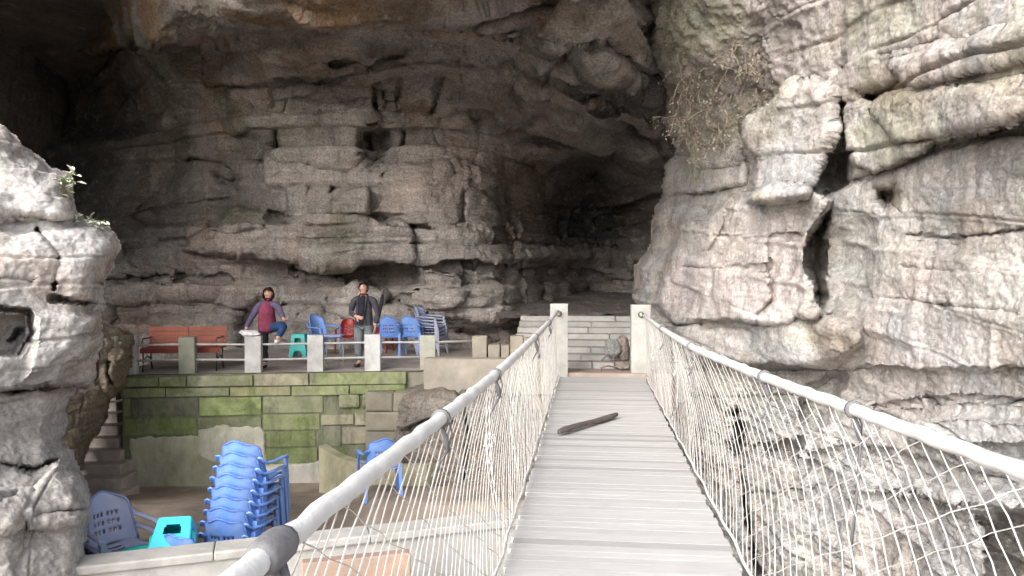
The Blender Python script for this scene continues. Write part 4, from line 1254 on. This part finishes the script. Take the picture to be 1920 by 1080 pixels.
def stool(mat, label, group):
    root = empty('plastic_stool', (0, 0, 0), 0, label, 'stool', group)
    H, T, Bt = .46, .13, .18
    mb = MB()
    bm = bmesh.new(); bmesh.ops.create_cube(bm, size=1)
    for v in bm.verts: v.co = Vector((v.co.x * 2 * T * 1.02, v.co.y * 2 * T * 1.02, v.co.z * .03 + H - .015))
    bmesh.ops.bevel(bm, geom=bm.edges[:], offset=.012, segments=3, affect='EDGES')
    bm.verts.index_update()
    mb.add([v.co.copy() for v in bm.verts], [tuple(v.index for v in f.verts) for f in bm.faces]); bm.free()
    mb.build('seat', mat, root)
    for k in range(4):
        bm = bmesh.new()
        nu, nv = 24, 40
        rotm = Matrix.Rotation(k * math.pi / 2, 3, 'Z')
        g = []
        for j in range(nv + 1):
            z = H - .01 - (H - .01) * j / nv
            wv = T + (Bt - T) * j / nv
            g.append([bm.verts.new(rotm @ Vector(((i / nu * 2 - 1) * wv, -wv, z))) for i in range(nu + 1)])
        def hole(i, j):
            u = (i + .5) / nu * 2 - 1; v = (j + .5) / nv
            if .14 < v < .34 and abs(u) < .48 * (1 if v > .2 else .85): return True
            if v > .72 and abs(u) < .55 * math.sqrt(max(0, 1 - ((1 - v) / .3) ** 2)) + .05: return True
            return False
        for j in range(nv):
            for i in range(nu):
                if hole(i, j): continue
                bm.faces.new((g[j][i], g[j][i + 1], g[j + 1][i + 1], g[j + 1][i]))
        bmesh.ops.delete(bm, geom=[v for v in bm.verts if not v.link_faces], context='VERTS')
        bm.normal_update()
        bmesh.ops.solidify(bm, geom=bm.faces[:], thickness=.006)
        me = bpy.data.meshes.new('side_panel'); bm.to_mesh(me); bm.free()
        at = me.color_attributes.new('tint', 'FLOAT_COLOR', 'POINT')
        at.data.foreach_set('color', np.ones(len(me.vertices) * 4, dtype=np.float32))
        link('side_panel', me, mat, root)
    return root
s0 = stool(M['teal'], 'teal plastic stool on the terrace between the woman and the sideways blue chair', 'teal and cyan plastic stools')
s0.location = stand(562, 16.3); s0.rotation_euler.z = R(4); s0.scale = (1.05, 1.05, 1.08)
for k, (mt, lab) in enumerate((('cyan', 'lowest cyan stool in the stool stack behind the pale parapet'), ('green', 'green stool in the middle of the stool stack behind the pale parapet'), ('cyan', 'second cyan stool from the top in the stool stack behind the parapet'), ('green', 'green stool showing through the hand hole of the topmost cyan stool'), ('cyan', 'topmost cyan stool with a square hand hole in the stool stack behind the parapet'))):
    c = copy_tree(s0)
    c.location = stand(313, 6.65, -1.26 + .10 * k); c.rotation_euler = (R(-40) if k == 4 else R(-4), 0, R(16)); c.scale = (1, 1, 1)
    if k == 4: c.location = stand(313, 6.35, -1.26 + .50)
    c['label'] = lab; c['group'] = 'stack of plastic stools in the yard'
    set_mat(c, M[mt])
# basin on a stool
c = copy_tree(s0)
c.location = stand(262, 6.55, -1.26); c.rotation_euler.z = R(30); c.scale = (1, 1, 1)
c['label'] = 'teal stool under the teal basin beside the left rock'; c['group'] = 'teal and cyan plastic stools'
mb = MB()
vs = []; fs = []
prof = [(.0, .0), (.15, .0), (.17, .02), (.21, .13), (.235, .14), (.235, .13), (.205, .12), (.165, .025), (.14, .012), (0, .012)]
nseg = 28
for r_, z_ in prof:
    for k in range(nseg): vs.append((r_ * math.cos(2 * math.pi * k / nseg), r_ * math.sin(2 * math.pi * k / nseg), z_))
for i in range(len(prof) - 1):
    for k in range(nseg):
        fs.append((i * nseg + k, i * nseg + (k + 1) % nseg, (i + 1) * nseg + (k + 1) % nseg, (i + 1) * nseg + k))
mb.add(vs, fs)
o = mb.build('basin', M['teal'], None, True)
o.location = stand(262, 6.55, -.795)
tag(o, 'round teal plastic basin on a stool between faded chairs and cyan stools', 'basin')

# ------------------------------------------------------------------ bench, table, bag, umbrella
def bench():
    c = on_wall(347, 698, -.62)
    root = empty('park_bench', (c.x, c.y, 0), math.atan2(WX.y, WX.x), 'orange red slatted wooden bench with dark iron legs behind the left railing', 'bench')
    W = 1.43
    for k, (y, z) in enumerate(((.235, .755), (.222, .665), (.208, .575))):
        pass
    mb = MB()
    for s in (-1, 1):
        for k, (y, z, h) in enumerate(((.24, .755, .085), (.225, .665, .085), (.21, .575, .085), (.197, .49, .07))):
            g = random.uniform(.85, 1.15)
            mb.box((s * W / 4, y, z), (W / 2 - .012, .022, h), Matrix.Rotation(R(-9), 3, 'X'), .005, (g, g, g), .001)
    mb.build('backrest', M['paint'], root)
    mb = MB()
    for s in (-1, 1):
        for k in range(5):
            g = random.uniform(.8, 1.1)
            mb.box((s * W / 4, -.22 + .088 * k, .425), (W / 2 - .012, .078, .024), None, .005, (g, g * .9, g * .9), .001)
        mb.box((s * W / 4, -.262, .385), (W / 2 - .012, .02, .085), None, .004, (.72, .55, .6), .001)
    mb.build('seat', M['paint'], root)
    for x in (-W / 2 + .04, -.0, W / 2 - .08):
        mb = MB()
        mb.tube([(x, -.24, 0), (x, -.20, .2), (x, -.22, .40)], .016, 6)
        mb.tube([(x, .24, 0), (x, .17, .2), (x, .19, .42), (x, .26, .80)], .016, 6)
        mb.tube([(x, -.23, .40), (x, .2, .40)], .014, 6)
        mb.tube([(x, -.20, .2), (x, 0, .27), (x, .17, .2)], .012, 6)
        if abs(x) > .1: mb.tube([(x, -.22, .40), (x, -.26, .55), (x, -.2, .61), (x, .0, .60), (x, .22, .60)], .014, 6)
        mb.build('leg_frame', M['iron'], root, True)
bench()
def table():
    c = stand(622, 14.6)
    root = empty('folding_table', c, R(6), 'small low pale table with thin splayed metal legs in front of the sideways blue chair', 'table')
    mb = MB(); mb.box((-.05, 0, .60), (.52, .34, .022), None, .006, (1.1, 1.05, 1.15)); mb.build('table_top', M['faded'], root)
    for sx, sy in ((-1, -1), (1, -1), (-1, 1), (1, 1)):
        mb = MB(); mb.tube([(sx * .14 + .02, sy * .12, .59), (sx * .17 + .02, sy * .14, .3), (sx * .14 + .04, sy * .15, 0)], .010, 6)
        mb.build('leg', M['steel'], root, True)
table()
# bag on the third post
c = on_wall(472, 631, -.14)
bmb = MB()
bm = bmesh.new(); bmesh.ops.create_icosphere(bm, subdivisions=5, radius=1)
for v in bm.verts:
    x, y, z = v.co
    k = 1 + .28 * float(fbm(np.array([x * 2.2]), np.array([y * 2.2]), np.array([z * 2.2]), 900, 4)[0])
    v.co = Vector((x * .20 * k - .035, y * .12 * k, max(z, -.8) * .058 * k + .045 + (.02 if x < -.6 else 0)))
me = bpy.data.meshes.new('plastic_bag'); bm.to_mesh(me); bm.free()
o = link('plastic_bag', me, M['bag'], None, True)
o.location = Vector((c.x, c.y, .665))
tag(o, 'crumpled white bag lying on top of the railing post under the woman\'s hand', 'bag')
# black umbrella leaning on the rock
u0, u1 = P(706, 625, 16.9), P(719, 543, 17.3)
mb = MB()
root = empty('umbrella', u0, 0, 'folded black umbrella propped upright behind the standing man', 'umbrella')
d_ = u1 - u0
mb.tube([d_ * t for t in (0.30, .42, .55, .68, .8, .88)], [.012, .03, .042, .05, .045, .03], 8); mb.build('canopy', simple_mat('black cloth', (.02, .02, .022), .8), root, True)
mb = MB(); mb.tube([d_ * 0, d_ * .95], .010, 6); mb.tube([d_ * .92, d_ * 1.0, d_ * 1.0 + Vector((.06, 0, .03)), d_ * 1.0 + Vector((.11, 0, .0))], .016, 6); mb.build('handle', M['iron'], root, True)

# ------------------------------------------------------------------ people
def skin(name, chain, mat, parent, tint=(1, 1, 1), sub=2, flat=None, edit=None):
    """chain: list of branches, each a list of (key, x, y, z, rx, ry); a branch starts at an existing key"""
    bm = bmesh.new(); lay = bm.verts.layers.skin.verify(); keys = {}
    first = None
    for br in chain:
        prev = None
        for it in br:
            if isinstance(it, str): prev = keys[it]; continue
            k, x, y, z, rx, ry = it
            v = bm.verts.new((x, y, z)); v[lay].radius = (rx, ry)
            if first is None: first = v; v[lay].use_root = True
            if k: keys[k] = v
            if prev is not None: bm.edges.new((prev, v))
            prev = v
    me = bpy.data.meshes.new(name); bm.to_mesh(me); bm.free()
    o = bpy.data.objects.new(name, me); COL.objects.link(o)
    sk = o.modifiers.new('s', 'SKIN'); sk.use_smooth_shade = True; sk.branch_smoothing = .6
    sb = o.modifiers.new('u', 'SUBSURF'); sb.levels = sub; sb.render_levels = sub
    dg = bpy.context.evaluated_depsgraph_get(); dg.update()
    m2 = bpy.data.meshes.new_from_object(o.evaluated_get(dg))
    bpy.data.objects.remove(o); m2.name = name
    if mat is M['cloth'] and edit is None:
        def edit(co, sd=sum(map(ord, name))):
            x, y, z = co[:, 0], co[:, 1], co[:, 2]
            k = .011 * fbm(x * 9, y * 9, z * 16, sd, 3) + .009 * (1 - 2 * np.abs(fbm(x * 6 + z * 3, y * 6, z * 9, sd + 4, 3)))
            c = co.mean(0)
            d = co - c; d[:, 2] *= .1
            return co + d / (np.linalg.norm(d, axis=1, keepdims=True) + 1e-6) * k[:, None]
    if edit:
        co = np.empty(len(m2.vertices) * 3, dtype=np.float32); m2.vertices.foreach_get('co', co)
        co = edit(co.reshape(-1, 3)); m2.vertices.foreach_set('co', co.astype(np.float32).ravel())
    m2.materials.clear()
    at = m2.color_attributes.new('tint', 'FLOAT_COLOR', 'POINT')
    at.data.foreach_set('color', np.tile(np.array(tuple(tint) + (1,), dtype=np.float32), len(m2.vertices)))
    return link(name, m2, mat, parent, True)

def ellip(mb, c, r, col, n=12, tilt=0):
    vs = []; fs = []
    for j in range(n + 1):
        th = math.pi * j / n
        for k in range(2 * n):
            ph = math.pi * k / n
            p = Vector((r[0] * math.sin(th) * math.cos(ph), r[1] * math.sin(th) * math.sin(ph), r[2] * math.cos(th)))
            p = Matrix.Rotation(tilt, 3, 'X') @ p
            vs.append(Vector(c) + p)
    for j in range(n):
        for k in range(2 * n): fs.append((j * 2 * n + k, j * 2 * n + (k + 1) % (2 * n), (j + 1) * 2 * n + (k + 1) % (2 * n), (j + 1) * 2 * n + k))
    mb.add(vs, fs, col)

def hand(mb, wrist, palm_dir, side_dir, curl, col, s=1.0):
    """palm slab with five tapering, bent fingers; returns nothing, adds to mb"""
    pd = Vector(palm_dir).normalized(); sdv = Vector(side_dir); sdv = (sdv - pd * sdv.dot(pd)).normalized(); nn = pd.cross(sdv)
    w0 = Vector(wrist)
    # palm
    secs = [(0, .026, .018), (.03, .036, .017), (.065, .042, .015), (.088, .040, .012)]
    n = 10; vs = []; fs = []
    for i, (t, a, b) in enumerate(secs):
        for k in range(n):
            th = 2 * math.pi * k / n
            vs.append(w0 + pd * t * s + (sdv * a * math.cos(th) + nn * b * math.sin(th)) * s)
        if i:
            for k in range(n): fs.append(((i - 1) * n + k, (i - 1) * n + (k + 1) % n, i * n + (k + 1) % n, i * n + k))
    fs += [tuple(range(n)), tuple(range(len(vs) - 1, len(vs) - 1 - n, -1))]
    mb.add(vs, fs, col)
    for q, (off, L, r) in enumerate(((-.030, .062, .0085), (-.011, .078, .0092), (.009, .083, .0095), (.029, .075, .009))):
        p = w0 + (pd * .082 + sdv * off) * s
        d = pd.copy(); pts = [p]
        for k, f in enumerate((.42, .32, .26)):
            ang = curl * (.6 + .5 * k) + .06 * q
            d = (pd * math.cos(ang) + nn * math.sin(ang)).normalized()
            p = p + d * L * f * s; pts.append(p)
        mb.tube(pts, [r * s, r * .95 * s, r * .85 * s, r * .6 * s], 6, col)
    p = w0 + (pd * .02 - sdv * .03) * s
    d1 = (pd * .6 - sdv * .75 + nn * .25).normalized(); d2 = (pd * .9 - sdv * .3 + nn * .4).normalized()
    mb.tube([p, p + d1 * .035 * s, p + d1 * .035 * s + d2 * .03 * s, p + d1 * .035 * s + d2 * .052 * s], [.013 * s, .012 * s, .010 * s, .006 * s], 7, col)

def face_edit(hc, look_up, hr):
    """sculpt nose, brow, eye hollows and chin into the skull of the body mesh; the face looks along -y"""
    hc = np.array(hc)
    rx = Matrix.Rotation(look_up, 3, 'X')
    Rm = np.array(rx); 
    def f(co):
        q = (co - hc) @ Rm            # into the head's own frame
        inside = ss(2.2 * hr, 1.3 * hr, np.linalg.norm(q, axis=1)) * ss(-1.45 * hr, -.9 * hr, q[:, 2])
        front = ss(-.2 * hr, -.75 * hr, q[:, 1]) * inside
        g = lambda x0, z0, sx, sz: np.exp(-((q[:, 0] - x0 * hr) / (sx * hr)) ** 2 - ((q[:, 2] - z0 * hr) / (sz * hr)) ** 2)
        q[:, 1] -= front * hr * (.30 * g(0, -.22, .17, .22) + .14 * g(0, .0, .12, .3) + .10 * g(0, .24, .6, .12) + .12 * g(0, -.85, .3, .2) + .08 * g(0, -.52, .3, .10))
        q[:, 1] += front * hr * (.13 * g(.36, .06, .2, .13) + .13 * g(-.36, .06, .2, .13) + .04 * g(0, -.66, .3, .07))
        return q @ Rm.T + hc
    return f

def head_bits(root, hc, tilt, hr, hair_col, long_hair, mouth_open=False):
    T = Matrix.Translation(hc) @ Matrix.Rotation(tilt, 4, 'X')
    def tr(o):
        o.data.transform(T)
    for s in (-1, 1):
        mb = MB(); ellip(mb, (s * .36 * hr, -.86 * hr, .06 * hr), (.13 * hr, .05 * hr, .055 * hr), (.07, .05, .04), 6); o = mb.build('eye', M['cloth'], root, True); tr(o)
        mb = MB(); mb.tube([(s * .18 * hr, -.99 * hr, .24 * hr), (s * .36 * hr, -.97 * hr, .29 * hr), (s * .56 * hr, -.83 * hr, .24 * hr)], .035 * hr, 5, hair_col); o = mb.build('eyebrow', M['cloth'], root, True); tr(o)
        mb = MB(); ellip(mb, (s * .90 * hr, .02, -.02 * hr), (.10 * hr, .17 * hr, .27 * hr), (.95, .9, .9), 6); o = mb.build('ear', M['skin'], root, True); tr(o)
    mb = MB(); ellip(mb, (0, -.99 * hr, -.56 * hr), (.26 * hr, .06 * hr, (.11 if mouth_open else .055) * hr), (.42, .10, .09), 8); o = mb.build('mouth', M['cloth'], root, True); tr(o)
    # hair cap
    bm = bmesh.new(); bmesh.ops.create_icosphere(bm, subdivisions=5, radius=1)
    kill = []
    for v in bm.verts:
        x, y, z = v.co
        lim = .50 - .1 * abs(x) if y < -.15 else (-.15 if y < .25 else -.75)
        if long_hair:
            lim = .46 - .3 * abs(x) if y < -.25 else -1.2
        if z < lim: kill.append(v)
        nz = float(fbm(np.array([x * 6.]), np.array([y * 6.]), np.array([z * 2.2]), 77, 3)[0])
        sc = (1.16 if long_hair else 1.10) + (.13 if long_hair else .07) * nz
        v.co = Vector((x * .93 * hr * sc, (y * 1.05 * sc + .06) * hr, (z * 1.12 * sc + .04) * hr))
        if long_hair and z < .2 and y > -.4:
            v.co.x *= 1 + .28 * (.2 - z); v.co.z -= .30 * hr * (.2 - z)
    bmesh.ops.delete(bm, geom=kill, context='VERTS')
    me = bpy.data.meshes.new('hair'); bm.to_mesh(me); bm.free()
    at = me.color_attributes.new('tint', 'FLOAT_COLOR', 'POINT'); at.data.foreach_set('color', np.tile(np.array(hair_col + (1,), dtype=np.float32), len(me.vertices)))
    me.transform(T)
    o = link('hair', me, M['cloth'], root, True)
    so = o.modifiers.new('thick', 'SOLIDIFY'); so.thickness = .012

def join_into(body, mb):
    me2 = mb.mesh('hands'); bm = bmesh.new(); bm.from_mesh(body.data); bm.from_mesh(me2); bm.to_mesh(body.data); bm.free()
    at = body.data.color_attributes.get('tint') or body.data.color_attributes[0]
    at.data.foreach_set('color', np.ones(len(at.data) * 4, dtype=np.float32))
    body.data.polygons.foreach_set('use_smooth', [True] * len(body.data.polygons))

def man():
    root = empty('person', stand(682, 14.45), R(-2), 'standing person in a dark open jacket and grey trousers, one hand at the belly', 'person', 'people on the terrace')
    # x right in the picture, -y toward the bridge
    sk = [[('pel', 0, 0, .84, .13, .10), ('w', 0, 0, 1.0, .125, .09), ('ch', 0, 0, 1.18, .15, .10), ('sh', 0, .01, 1.33, .12, .09), ('nk', 0, .005, 1.405, .052, .055), ('jaw', 0, -.02, 1.475, .058, .07), ('skl', 0, -.012, 1.545, .082, .10), ('top', 0, 0, 1.60, .06, .07)],
          ['sh', ('ls', -.18, .01, 1.315, .055, .055), ('le', -.27, .06, 1.06, .042, .042), ('lw', -.10, -.15, .985, .026, .03)],
          ['sh', ('rs', .18, .01, 1.315, .055, .055), ('re', .235, .03, 1.05, .042, .042), ('rw', .245, -.05, .80, .026, .03)],
          ['pel', ('lh', -.09, 0, .78, .085, .085), ('lk', -.10, -.01, .45, .058, .06), ('la', -.105, .02, .09, .036, .042), ('lt', -.12, -.13, .035, .038, .025)],
          ['pel', ('rh', .09, 0, .78, .085, .085), ('rk', .085, -.01, .45, .058, .06), ('ra', .08, .03, .09, .036, .042), ('rt', .09, -.12, .035, .038, .025)]]
    hc = (0, -.02, 1.53)
    body = skin('body', sk, M['skin'], root, edit=face_edit(hc, R(-14), .095))
    mb = MB()
    hand(mb, (-.10, -.15, .985), (.9, -.25, -.25), (0, -.2, 1), -.7, (1, 1, 1))
    hand(mb, (.245, -.05, .80), (0, -.12, -1), (0, -1, .1), .4, (1, 1, 1))
    join_into(body, mb)
    head_bits(root, hc, R(-14), .095, (.018, .015, .014), False)
    J = (.055, .055, .065)
    skin('jacket', [[('b', 0, .0, .70, .195, .135), ('pel', 0, 0, .86, .19, .135), ('w', 0, 0, 1.03, .18, .13), ('ch', 0, 0, 1.18, .185, .13), ('sh', 0, .015, 1.315, .15, .105), ('c', 0, .015, 1.40, .088, .085)],
                    ['sh', ('lm', -.12, .015, 1.325, .082, .08), ('ls', -.195, .01, 1.295, .080, .080), ('le', -.285, .06, 1.05, .056, .056), ('lw', -.125, -.13, .99, .046, .046)],
                    ['sh', ('rm', .12, .015, 1.325, .082, .08), ('rs', .195, .01, 1.295, .080, .080), ('re', .25, .03, 1.05, .056, .056), ('rw', .25, -.04, .83, .046, .046)]], M['cloth'], root, J)
    skin('shirt', [[('b', 0, -.07, .80, .075, .085), ('w', 0, -.068, 1.0, .075, .085), ('c', 0, -.066, 1.18, .075, .085), ('d', 0, -.045, 1.31, .06, .07), ('e', 0, -.01, 1.385, .06, .068)]], M['cloth'], root, (.022, .02, .03))
    # open front edges and collar
    for s in (-1, 1):
        mb = MB()
        mb.tube([(s * .082, -.125, .84), (s * .078, -.135, .92), (s * .07, -.132, 1.1), (s * .08, -.115, 1.25), (s * .095, -.08, 1.34), (s * .07, .02, 1.41)], [.012, .014, .014, .02, .026, .018], 6, (.04, .04, .048))
        mb.build('lapel', M['cloth'], root, True)
    mb = MB(); mb.tube([(.062 * math.cos(a), -.005 + .062 * math.sin(a), 1.405 - .012 * math.sin(a)) for a in np.linspace(0, 2 * math.pi, 15)], .018, 6, (.16, .015, .02)); mb.build('collar', M['cloth'], root, True)
    skin('trousers', [[('p', 0, 0, .90, .15, .115)], ['p', ('lh', -.095, 0, .76, .10, .105), ('lk', -.105, -.01, .45, .08, .085), ('la', -.11, .02, .12, .068, .075)],
                      ['p', ('rh', .095, 0, .76, .10, .105), ('rk', .09, -.01, .45, .08, .085), ('ra', .085, .03, .12, .068, .075)]], M['cloth'], root, (.15, .17, .175))
    for s, x, y in ((-1, -.115, .0), (1, .085, .01)):
        skin('shoe', [[('a', x, y + .04, .055, .045, .045), ('b', x + .005 * s, y - .07, .045, .048, .038), ('c', x + .01 * s, y - .15, .035, .038, .026)]], M['cloth'], root, (.06, .05, .05))
man()

def woman():
    root = empty('person', stand(500, 14.2, 0), R(2), 'person in purple sleeves and maroon vest with one foot up on the rail', 'person', 'people on the terrace')
    sk = [[('pel', -.0, .03, .80, .13, .11), ('w', .0, .01, .95, .125, .10), ('ch', .02, -.03, 1.10, .14, .105), ('sh', .045, -.05, 1.24, .115, .085), ('nk', .055, -.05, 1.315, .048, .05), ('jaw', .06, -.075, 1.38, .055, .066), ('skl', .06, -.065, 1.45, .080, .096), ('top', .06, -.055, 1.505, .058, .068)],
          ['sh', ('ls', -.125, -.04, 1.215, .052, .052), ('le', -.25, -.10, .97, .04, .04), ('lw', -.275, -.33, .76, .025, .028)],
          ['sh', ('rs', .215, -.05, 1.215, .052, .052), ('re', .33, -.12, 1.02, .04, .04), ('rw', .42, -.22, .955, .025, .028)],
          ['pel', ('lh', -.08, .03, .74, .09, .09), ('lk', -.075, .03, .43, .058, .06), ('la', -.06, .06, .09, .036, .042), ('lt', -.06, -.09, .035, .036, .025)],
          ['pel', ('rh', .10, .0, .77, .09, .09), ('rk', .42, -.22, .85, .062, .062), ('ra', .345, -.36, .60, .036, .040), ('rt', .37, -.48, .56, .036, .025)]]
    hc = (.06, -.073, 1.436)
    body = skin('body', sk, M['skin'], root, (1.05, 1.0, 1.0), edit=face_edit(hc, R(-8), .092))
    mb = MB()
    hand(mb, (-.275, -.33, .76), (0, -.55, -.45), (1, 0, 0), .3, (1, 1, 1))
    hand(mb, (.42, -.22, .955), (.35, -.6, -.2), (.8, .3, 0), .6, (1, 1, 1))
    join_into(body, mb)
    head_bits(root, hc, R(-8), .092, (.03, .014, .012), True, True)
    PU = (.105, .09, .15)
    skin('jacket', [[('b', 0, .03, .84, .165, .135), ('w', 0, .01, .96, .16, .13), ('ch', .02, -.03, 1.10, .168, .13), ('sh', .045, -.045, 1.225, .14, .095), ('c', .055, -.05, 1.305, .085, .08)],
                    ['sh', ('lm', -.05, -.04, 1.245, .08, .08), ('ls', -.135, -.04, 1.20, .080, .080), ('le', -.26, -.10, .97, .056, .056), ('lw', -.275, -.30, .785, .040, .040)],
                    ['sh', ('rm', .14, -.045, 1.245, .08, .08), ('rs', .22, -.05, 1.20, .080, .080), ('re', .335, -.12, 1.02, .056, .056), ('rw', .40, -.195, .965, .040, .040)]], M['cloth'], root, PU)
    skin('vest', [[('z', .02, -.02, .66, .165, .14), ('b', .0, .015, .82, .18, .15), ('w', 0, -.005, .96, .172, .148), ('ch', .02, -.045, 1.10, .165, .145), ('sh', .04, -.06, 1.215, .115, .11), ('c', .055, -.055, 1.30, .068, .075)]], M['cloth'], root, (.22, .05, .085))
    mb = MB(); mb.tube([(.055 + .06 * math.cos(a), -.055 + .062 * math.sin(a), 1.325 - .015 * math.sin(a)) for a in np.linspace(0, 2 * math.pi, 15)], .018, 6, (.10, .02, .035)); mb.build('collar', M['cloth'], root, True)
    skin('trousers', [[('p', 0, .03, .80, .145, .125)], ['p', ('lh', -.085, .03, .72, .10, .105), ('lk', -.08, .03, .43, .075, .08), ('la', -.065, .06, .11, .06, .07)]], M['cloth'], root, (.03, .03, .04))
    skin('trouser_leg', [[('p', .06, .02, .79, .10, .10), ('rh', .20, -.07, .80, .10, .10), ('rk', .42, -.225, .85, .085, .085), ('m', .385, -.29, .72, .072, .072), ('ra', .35, -.35, .63, .058, .058)]], M['cloth'], root, (.03, .06, .15))
    skin('shoe', [[('a', -.06, .09, .05, .042, .042), ('b', -.06, -.04, .042, .045, .035), ('c', -.06, -.11, .035, .036, .026)]], M['cloth'], root, (.03, .03, .035))
    skin('shoe', [[('a', .345, -.33, .575, .044, .044), ('b', .365, -.44, .565, .046, .036), ('c', .38, -.52, .562, .036, .026)]], M['cloth'], root, (.75, .72, .72))
woman()

# ------------------------------------------------------------------ plants
def leafy(name, c, nleaf, spread, size, col, label, seed, droop=.3):
    rr = random.Random(seed)
    root = empty(name, c, 0, label, 'plant', 'small plants on the left rock')
    st = MB(); lf = MB()
    for i in range(nleaf):
        a = rr.uniform(0, 2 * math.pi)
        tip = Vector((math.cos(a) * spread[0] * rr.uniform(.3, 1), math.sin(a) * spread[1] * rr.uniform(.3, 1) - .05, spread[2] * rr.uniform(-.4, 1)))
        if name.startswith('hang'): tip.z = -abs(tip.z)
        st.tube([(0, 0, 0), tip * .5 + Vector((0, 0, .04)), tip], [.006, .004, .003], 4, (.6, .7, .5))
        for q in range(3):
            dr = Vector((rr.uniform(-1, 1), rr.uniform(-1, .3), rr.uniform(-.5, .6))).normalized()
            s_ = dr.cross(Vector((rr.uniform(-.4, .4), -.4, 1))).normalized()
            L = size * rr.uniform(.6, 1.2); Wd = L * rr.uniform(.35, .5)
            b = tip + Vector((rr.uniform(-.02, .02), rr.uniform(-.02, .02), rr.uniform(-.03, .02)))
            up = s_.cross(dr) * .12 * L
            vs = [b, b + dr * L * .35 + s_ * Wd * .5 + up, b + dr * L * .7 + s_ * Wd * .42 + up * .5, b + dr * L, b + dr * L * .7 - s_ * Wd * .42 + up * .5, b + dr * L * .35 - s_ * Wd * .5 + up, b + dr * L * .5]
            g = rr.uniform(.7, 1.3)
            lf.add(vs, [(0, 1, 6), (1, 2, 6), (2, 3, 6), (3, 4, 6), (4, 5, 6), (5, 0, 6)], tuple(q_ * g for q_ in col))
    st.build('stem', M['leaf'], root); lf.build('leaves', M['leaf'], root)
leafy('rock_plant', P(126, 345, 6.95), 13, (.13, .08, .13), .09, (2.4, 1.9, 3.0), 'broad pale leaves sprouting from the upper edge of the left rock', 1)
leafy('rock_plant', P(122, 372, 6.95), 6, (.09, .07, .08), .085, (1.7, 1.7, 1.2), 'yellow green leaves hanging just under the broad pale leaves on the left rock', 5)
leafy('rock_plant', P(166, 417, 7.1), 9, (.12, .08, .05), .06, (2.6, 2.1, 3.4), 'small whitish leaves on the lower shoulder of the left rock', 2)
leafy('rock_plant', P(196, 424, 7.1), 7, (.09, .08, .04), .055, (2.3, 1.9, 2.8), 'dusty grey leaves at the outer tip of the left rock shoulder', 3)

def dry_shrub(cpx, cpy, d, n, spread, L, seed, label, droop=.6):
    rr = random.Random(seed)
    c = P(cpx, cpy, d)
    root = empty('dry_shrub', c, 0, label, 'shrub', 'dry shrubs and roots on the cliff')
    mb = MB(); lf = MB()
    def grow(p, dr, L, r, depth):
        pts = [p]; rs = [r]
        for k in range(5):
            dr = (dr + Vector((rr.uniform(-.35, .35), rr.uniform(-.3, .3), rr.uniform(-.35, .25)))).normalized()
            p = p + dr * L / 5
            pts.append(p); rs.append(r * (1 - .15 * (k + 1)))
            if depth < 2 and rr.random() < .75:
                grow(p, (dr + Vector((rr.uniform(-.9, .9), rr.uniform(-.6, .4), rr.uniform(-.9, .6)))).normalized(), L * rr.uniform(.35, .6), r * .55, depth + 1)
        g = rr.uniform(.55, 1.5)
        mb.tube(pts, rs, 4, (g, g * .97, g * .93), cap=False)
        if depth >= 1:
            for q in range(3):
                b = pts[-1] + Vector([rr.uniform(-.05, .05) for _ in range(3)])
                a1 = Vector([rr.uniform(-1, 1) for _ in range(3)]).normalized() * .024; a2 = Vector([rr.uniform(-1, 1) for _ in range(3)]).normalized() * .014
                g = rr.uniform(.4, 1.3)
                lf.add([b - a1, b + a2, b + a1, b - a2], [(0, 1, 2, 3)], (g * 1.25, g * .90, g * 1.35))
    for i in range(n):
        o = CR * rr.uniform(-spread[0], spread[0]) + CU * rr.uniform(-spread[1], spread[1])
        grow(o, Vector((rr.uniform(-.7, .3), rr.uniform(-1, -.1), rr.uniform(-1, .5) - droop)).normalized(), L * rr.uniform(.5, 1.2), .010, 0)
    mb.build('twigs', M['twig'], root); lf.build('leaves', M['leaf'], root)
dry_shrub(1335, 110, 12.2, 12, (.5, .6), .7, 11, 'tangle of dry grey twigs hanging over the cave edge of the cliff')
dry_shrub(1400, 170, 11.75, 16, (.45, .5), .6, 12, 'dense dry brown shrub above the slender upper buttress')
dry_shrub(1420, 60, 11.3, 14, (.6, .45), .6, 13, 'dry twiggy shrub near the top right of the cave mouth')
dry_shrub(1340, 235, 12.8, 12, (.5, .2), .5, 14, 'low brown shrub in the gully left of the slender buttress')
dry_shrub(1290, 20, 11.8, 8, (.45, .4), .6, 15, 'sparse dry twigs where the cave roof meets the cliff')
def hanging_roots():
    rr = random.Random(4)
    root = empty('hanging_roots', P(1250, 120, 12.3), 0, 'thin grey roots trailing down the edge of the cliff at the cave mouth', 'roots')
    mb = MB()
    for (x0, y0), (x1, y1) in (((1280, 100), (1300, 260)), ((1370, 10), (1398, 80)), ((1290, 180), (1345, 262)), ((1330, 190), (1350, 255)), ((1272, 40), (1290, 150))):
        n = 14; pts = []
        for k in range(n):
            t = k / (n - 1)
            d = 11.9 + 1.1 * t + (-.25 if x0 > 1300 else 0)
            pts.append(P(x0 + (x1 - x0) * t + rr.uniform(-7, 7) + 6 * math.sin(t * 5 + x0), y0 + (y1 - y0) * t, d - .25) - root.location)
        mb.tube(pts, [.011 - .007 * k / n for k in range(n)], 5, (1.0, .95, .95))
    mb.build('root', M['twig'], root, True)
hanging_roots()
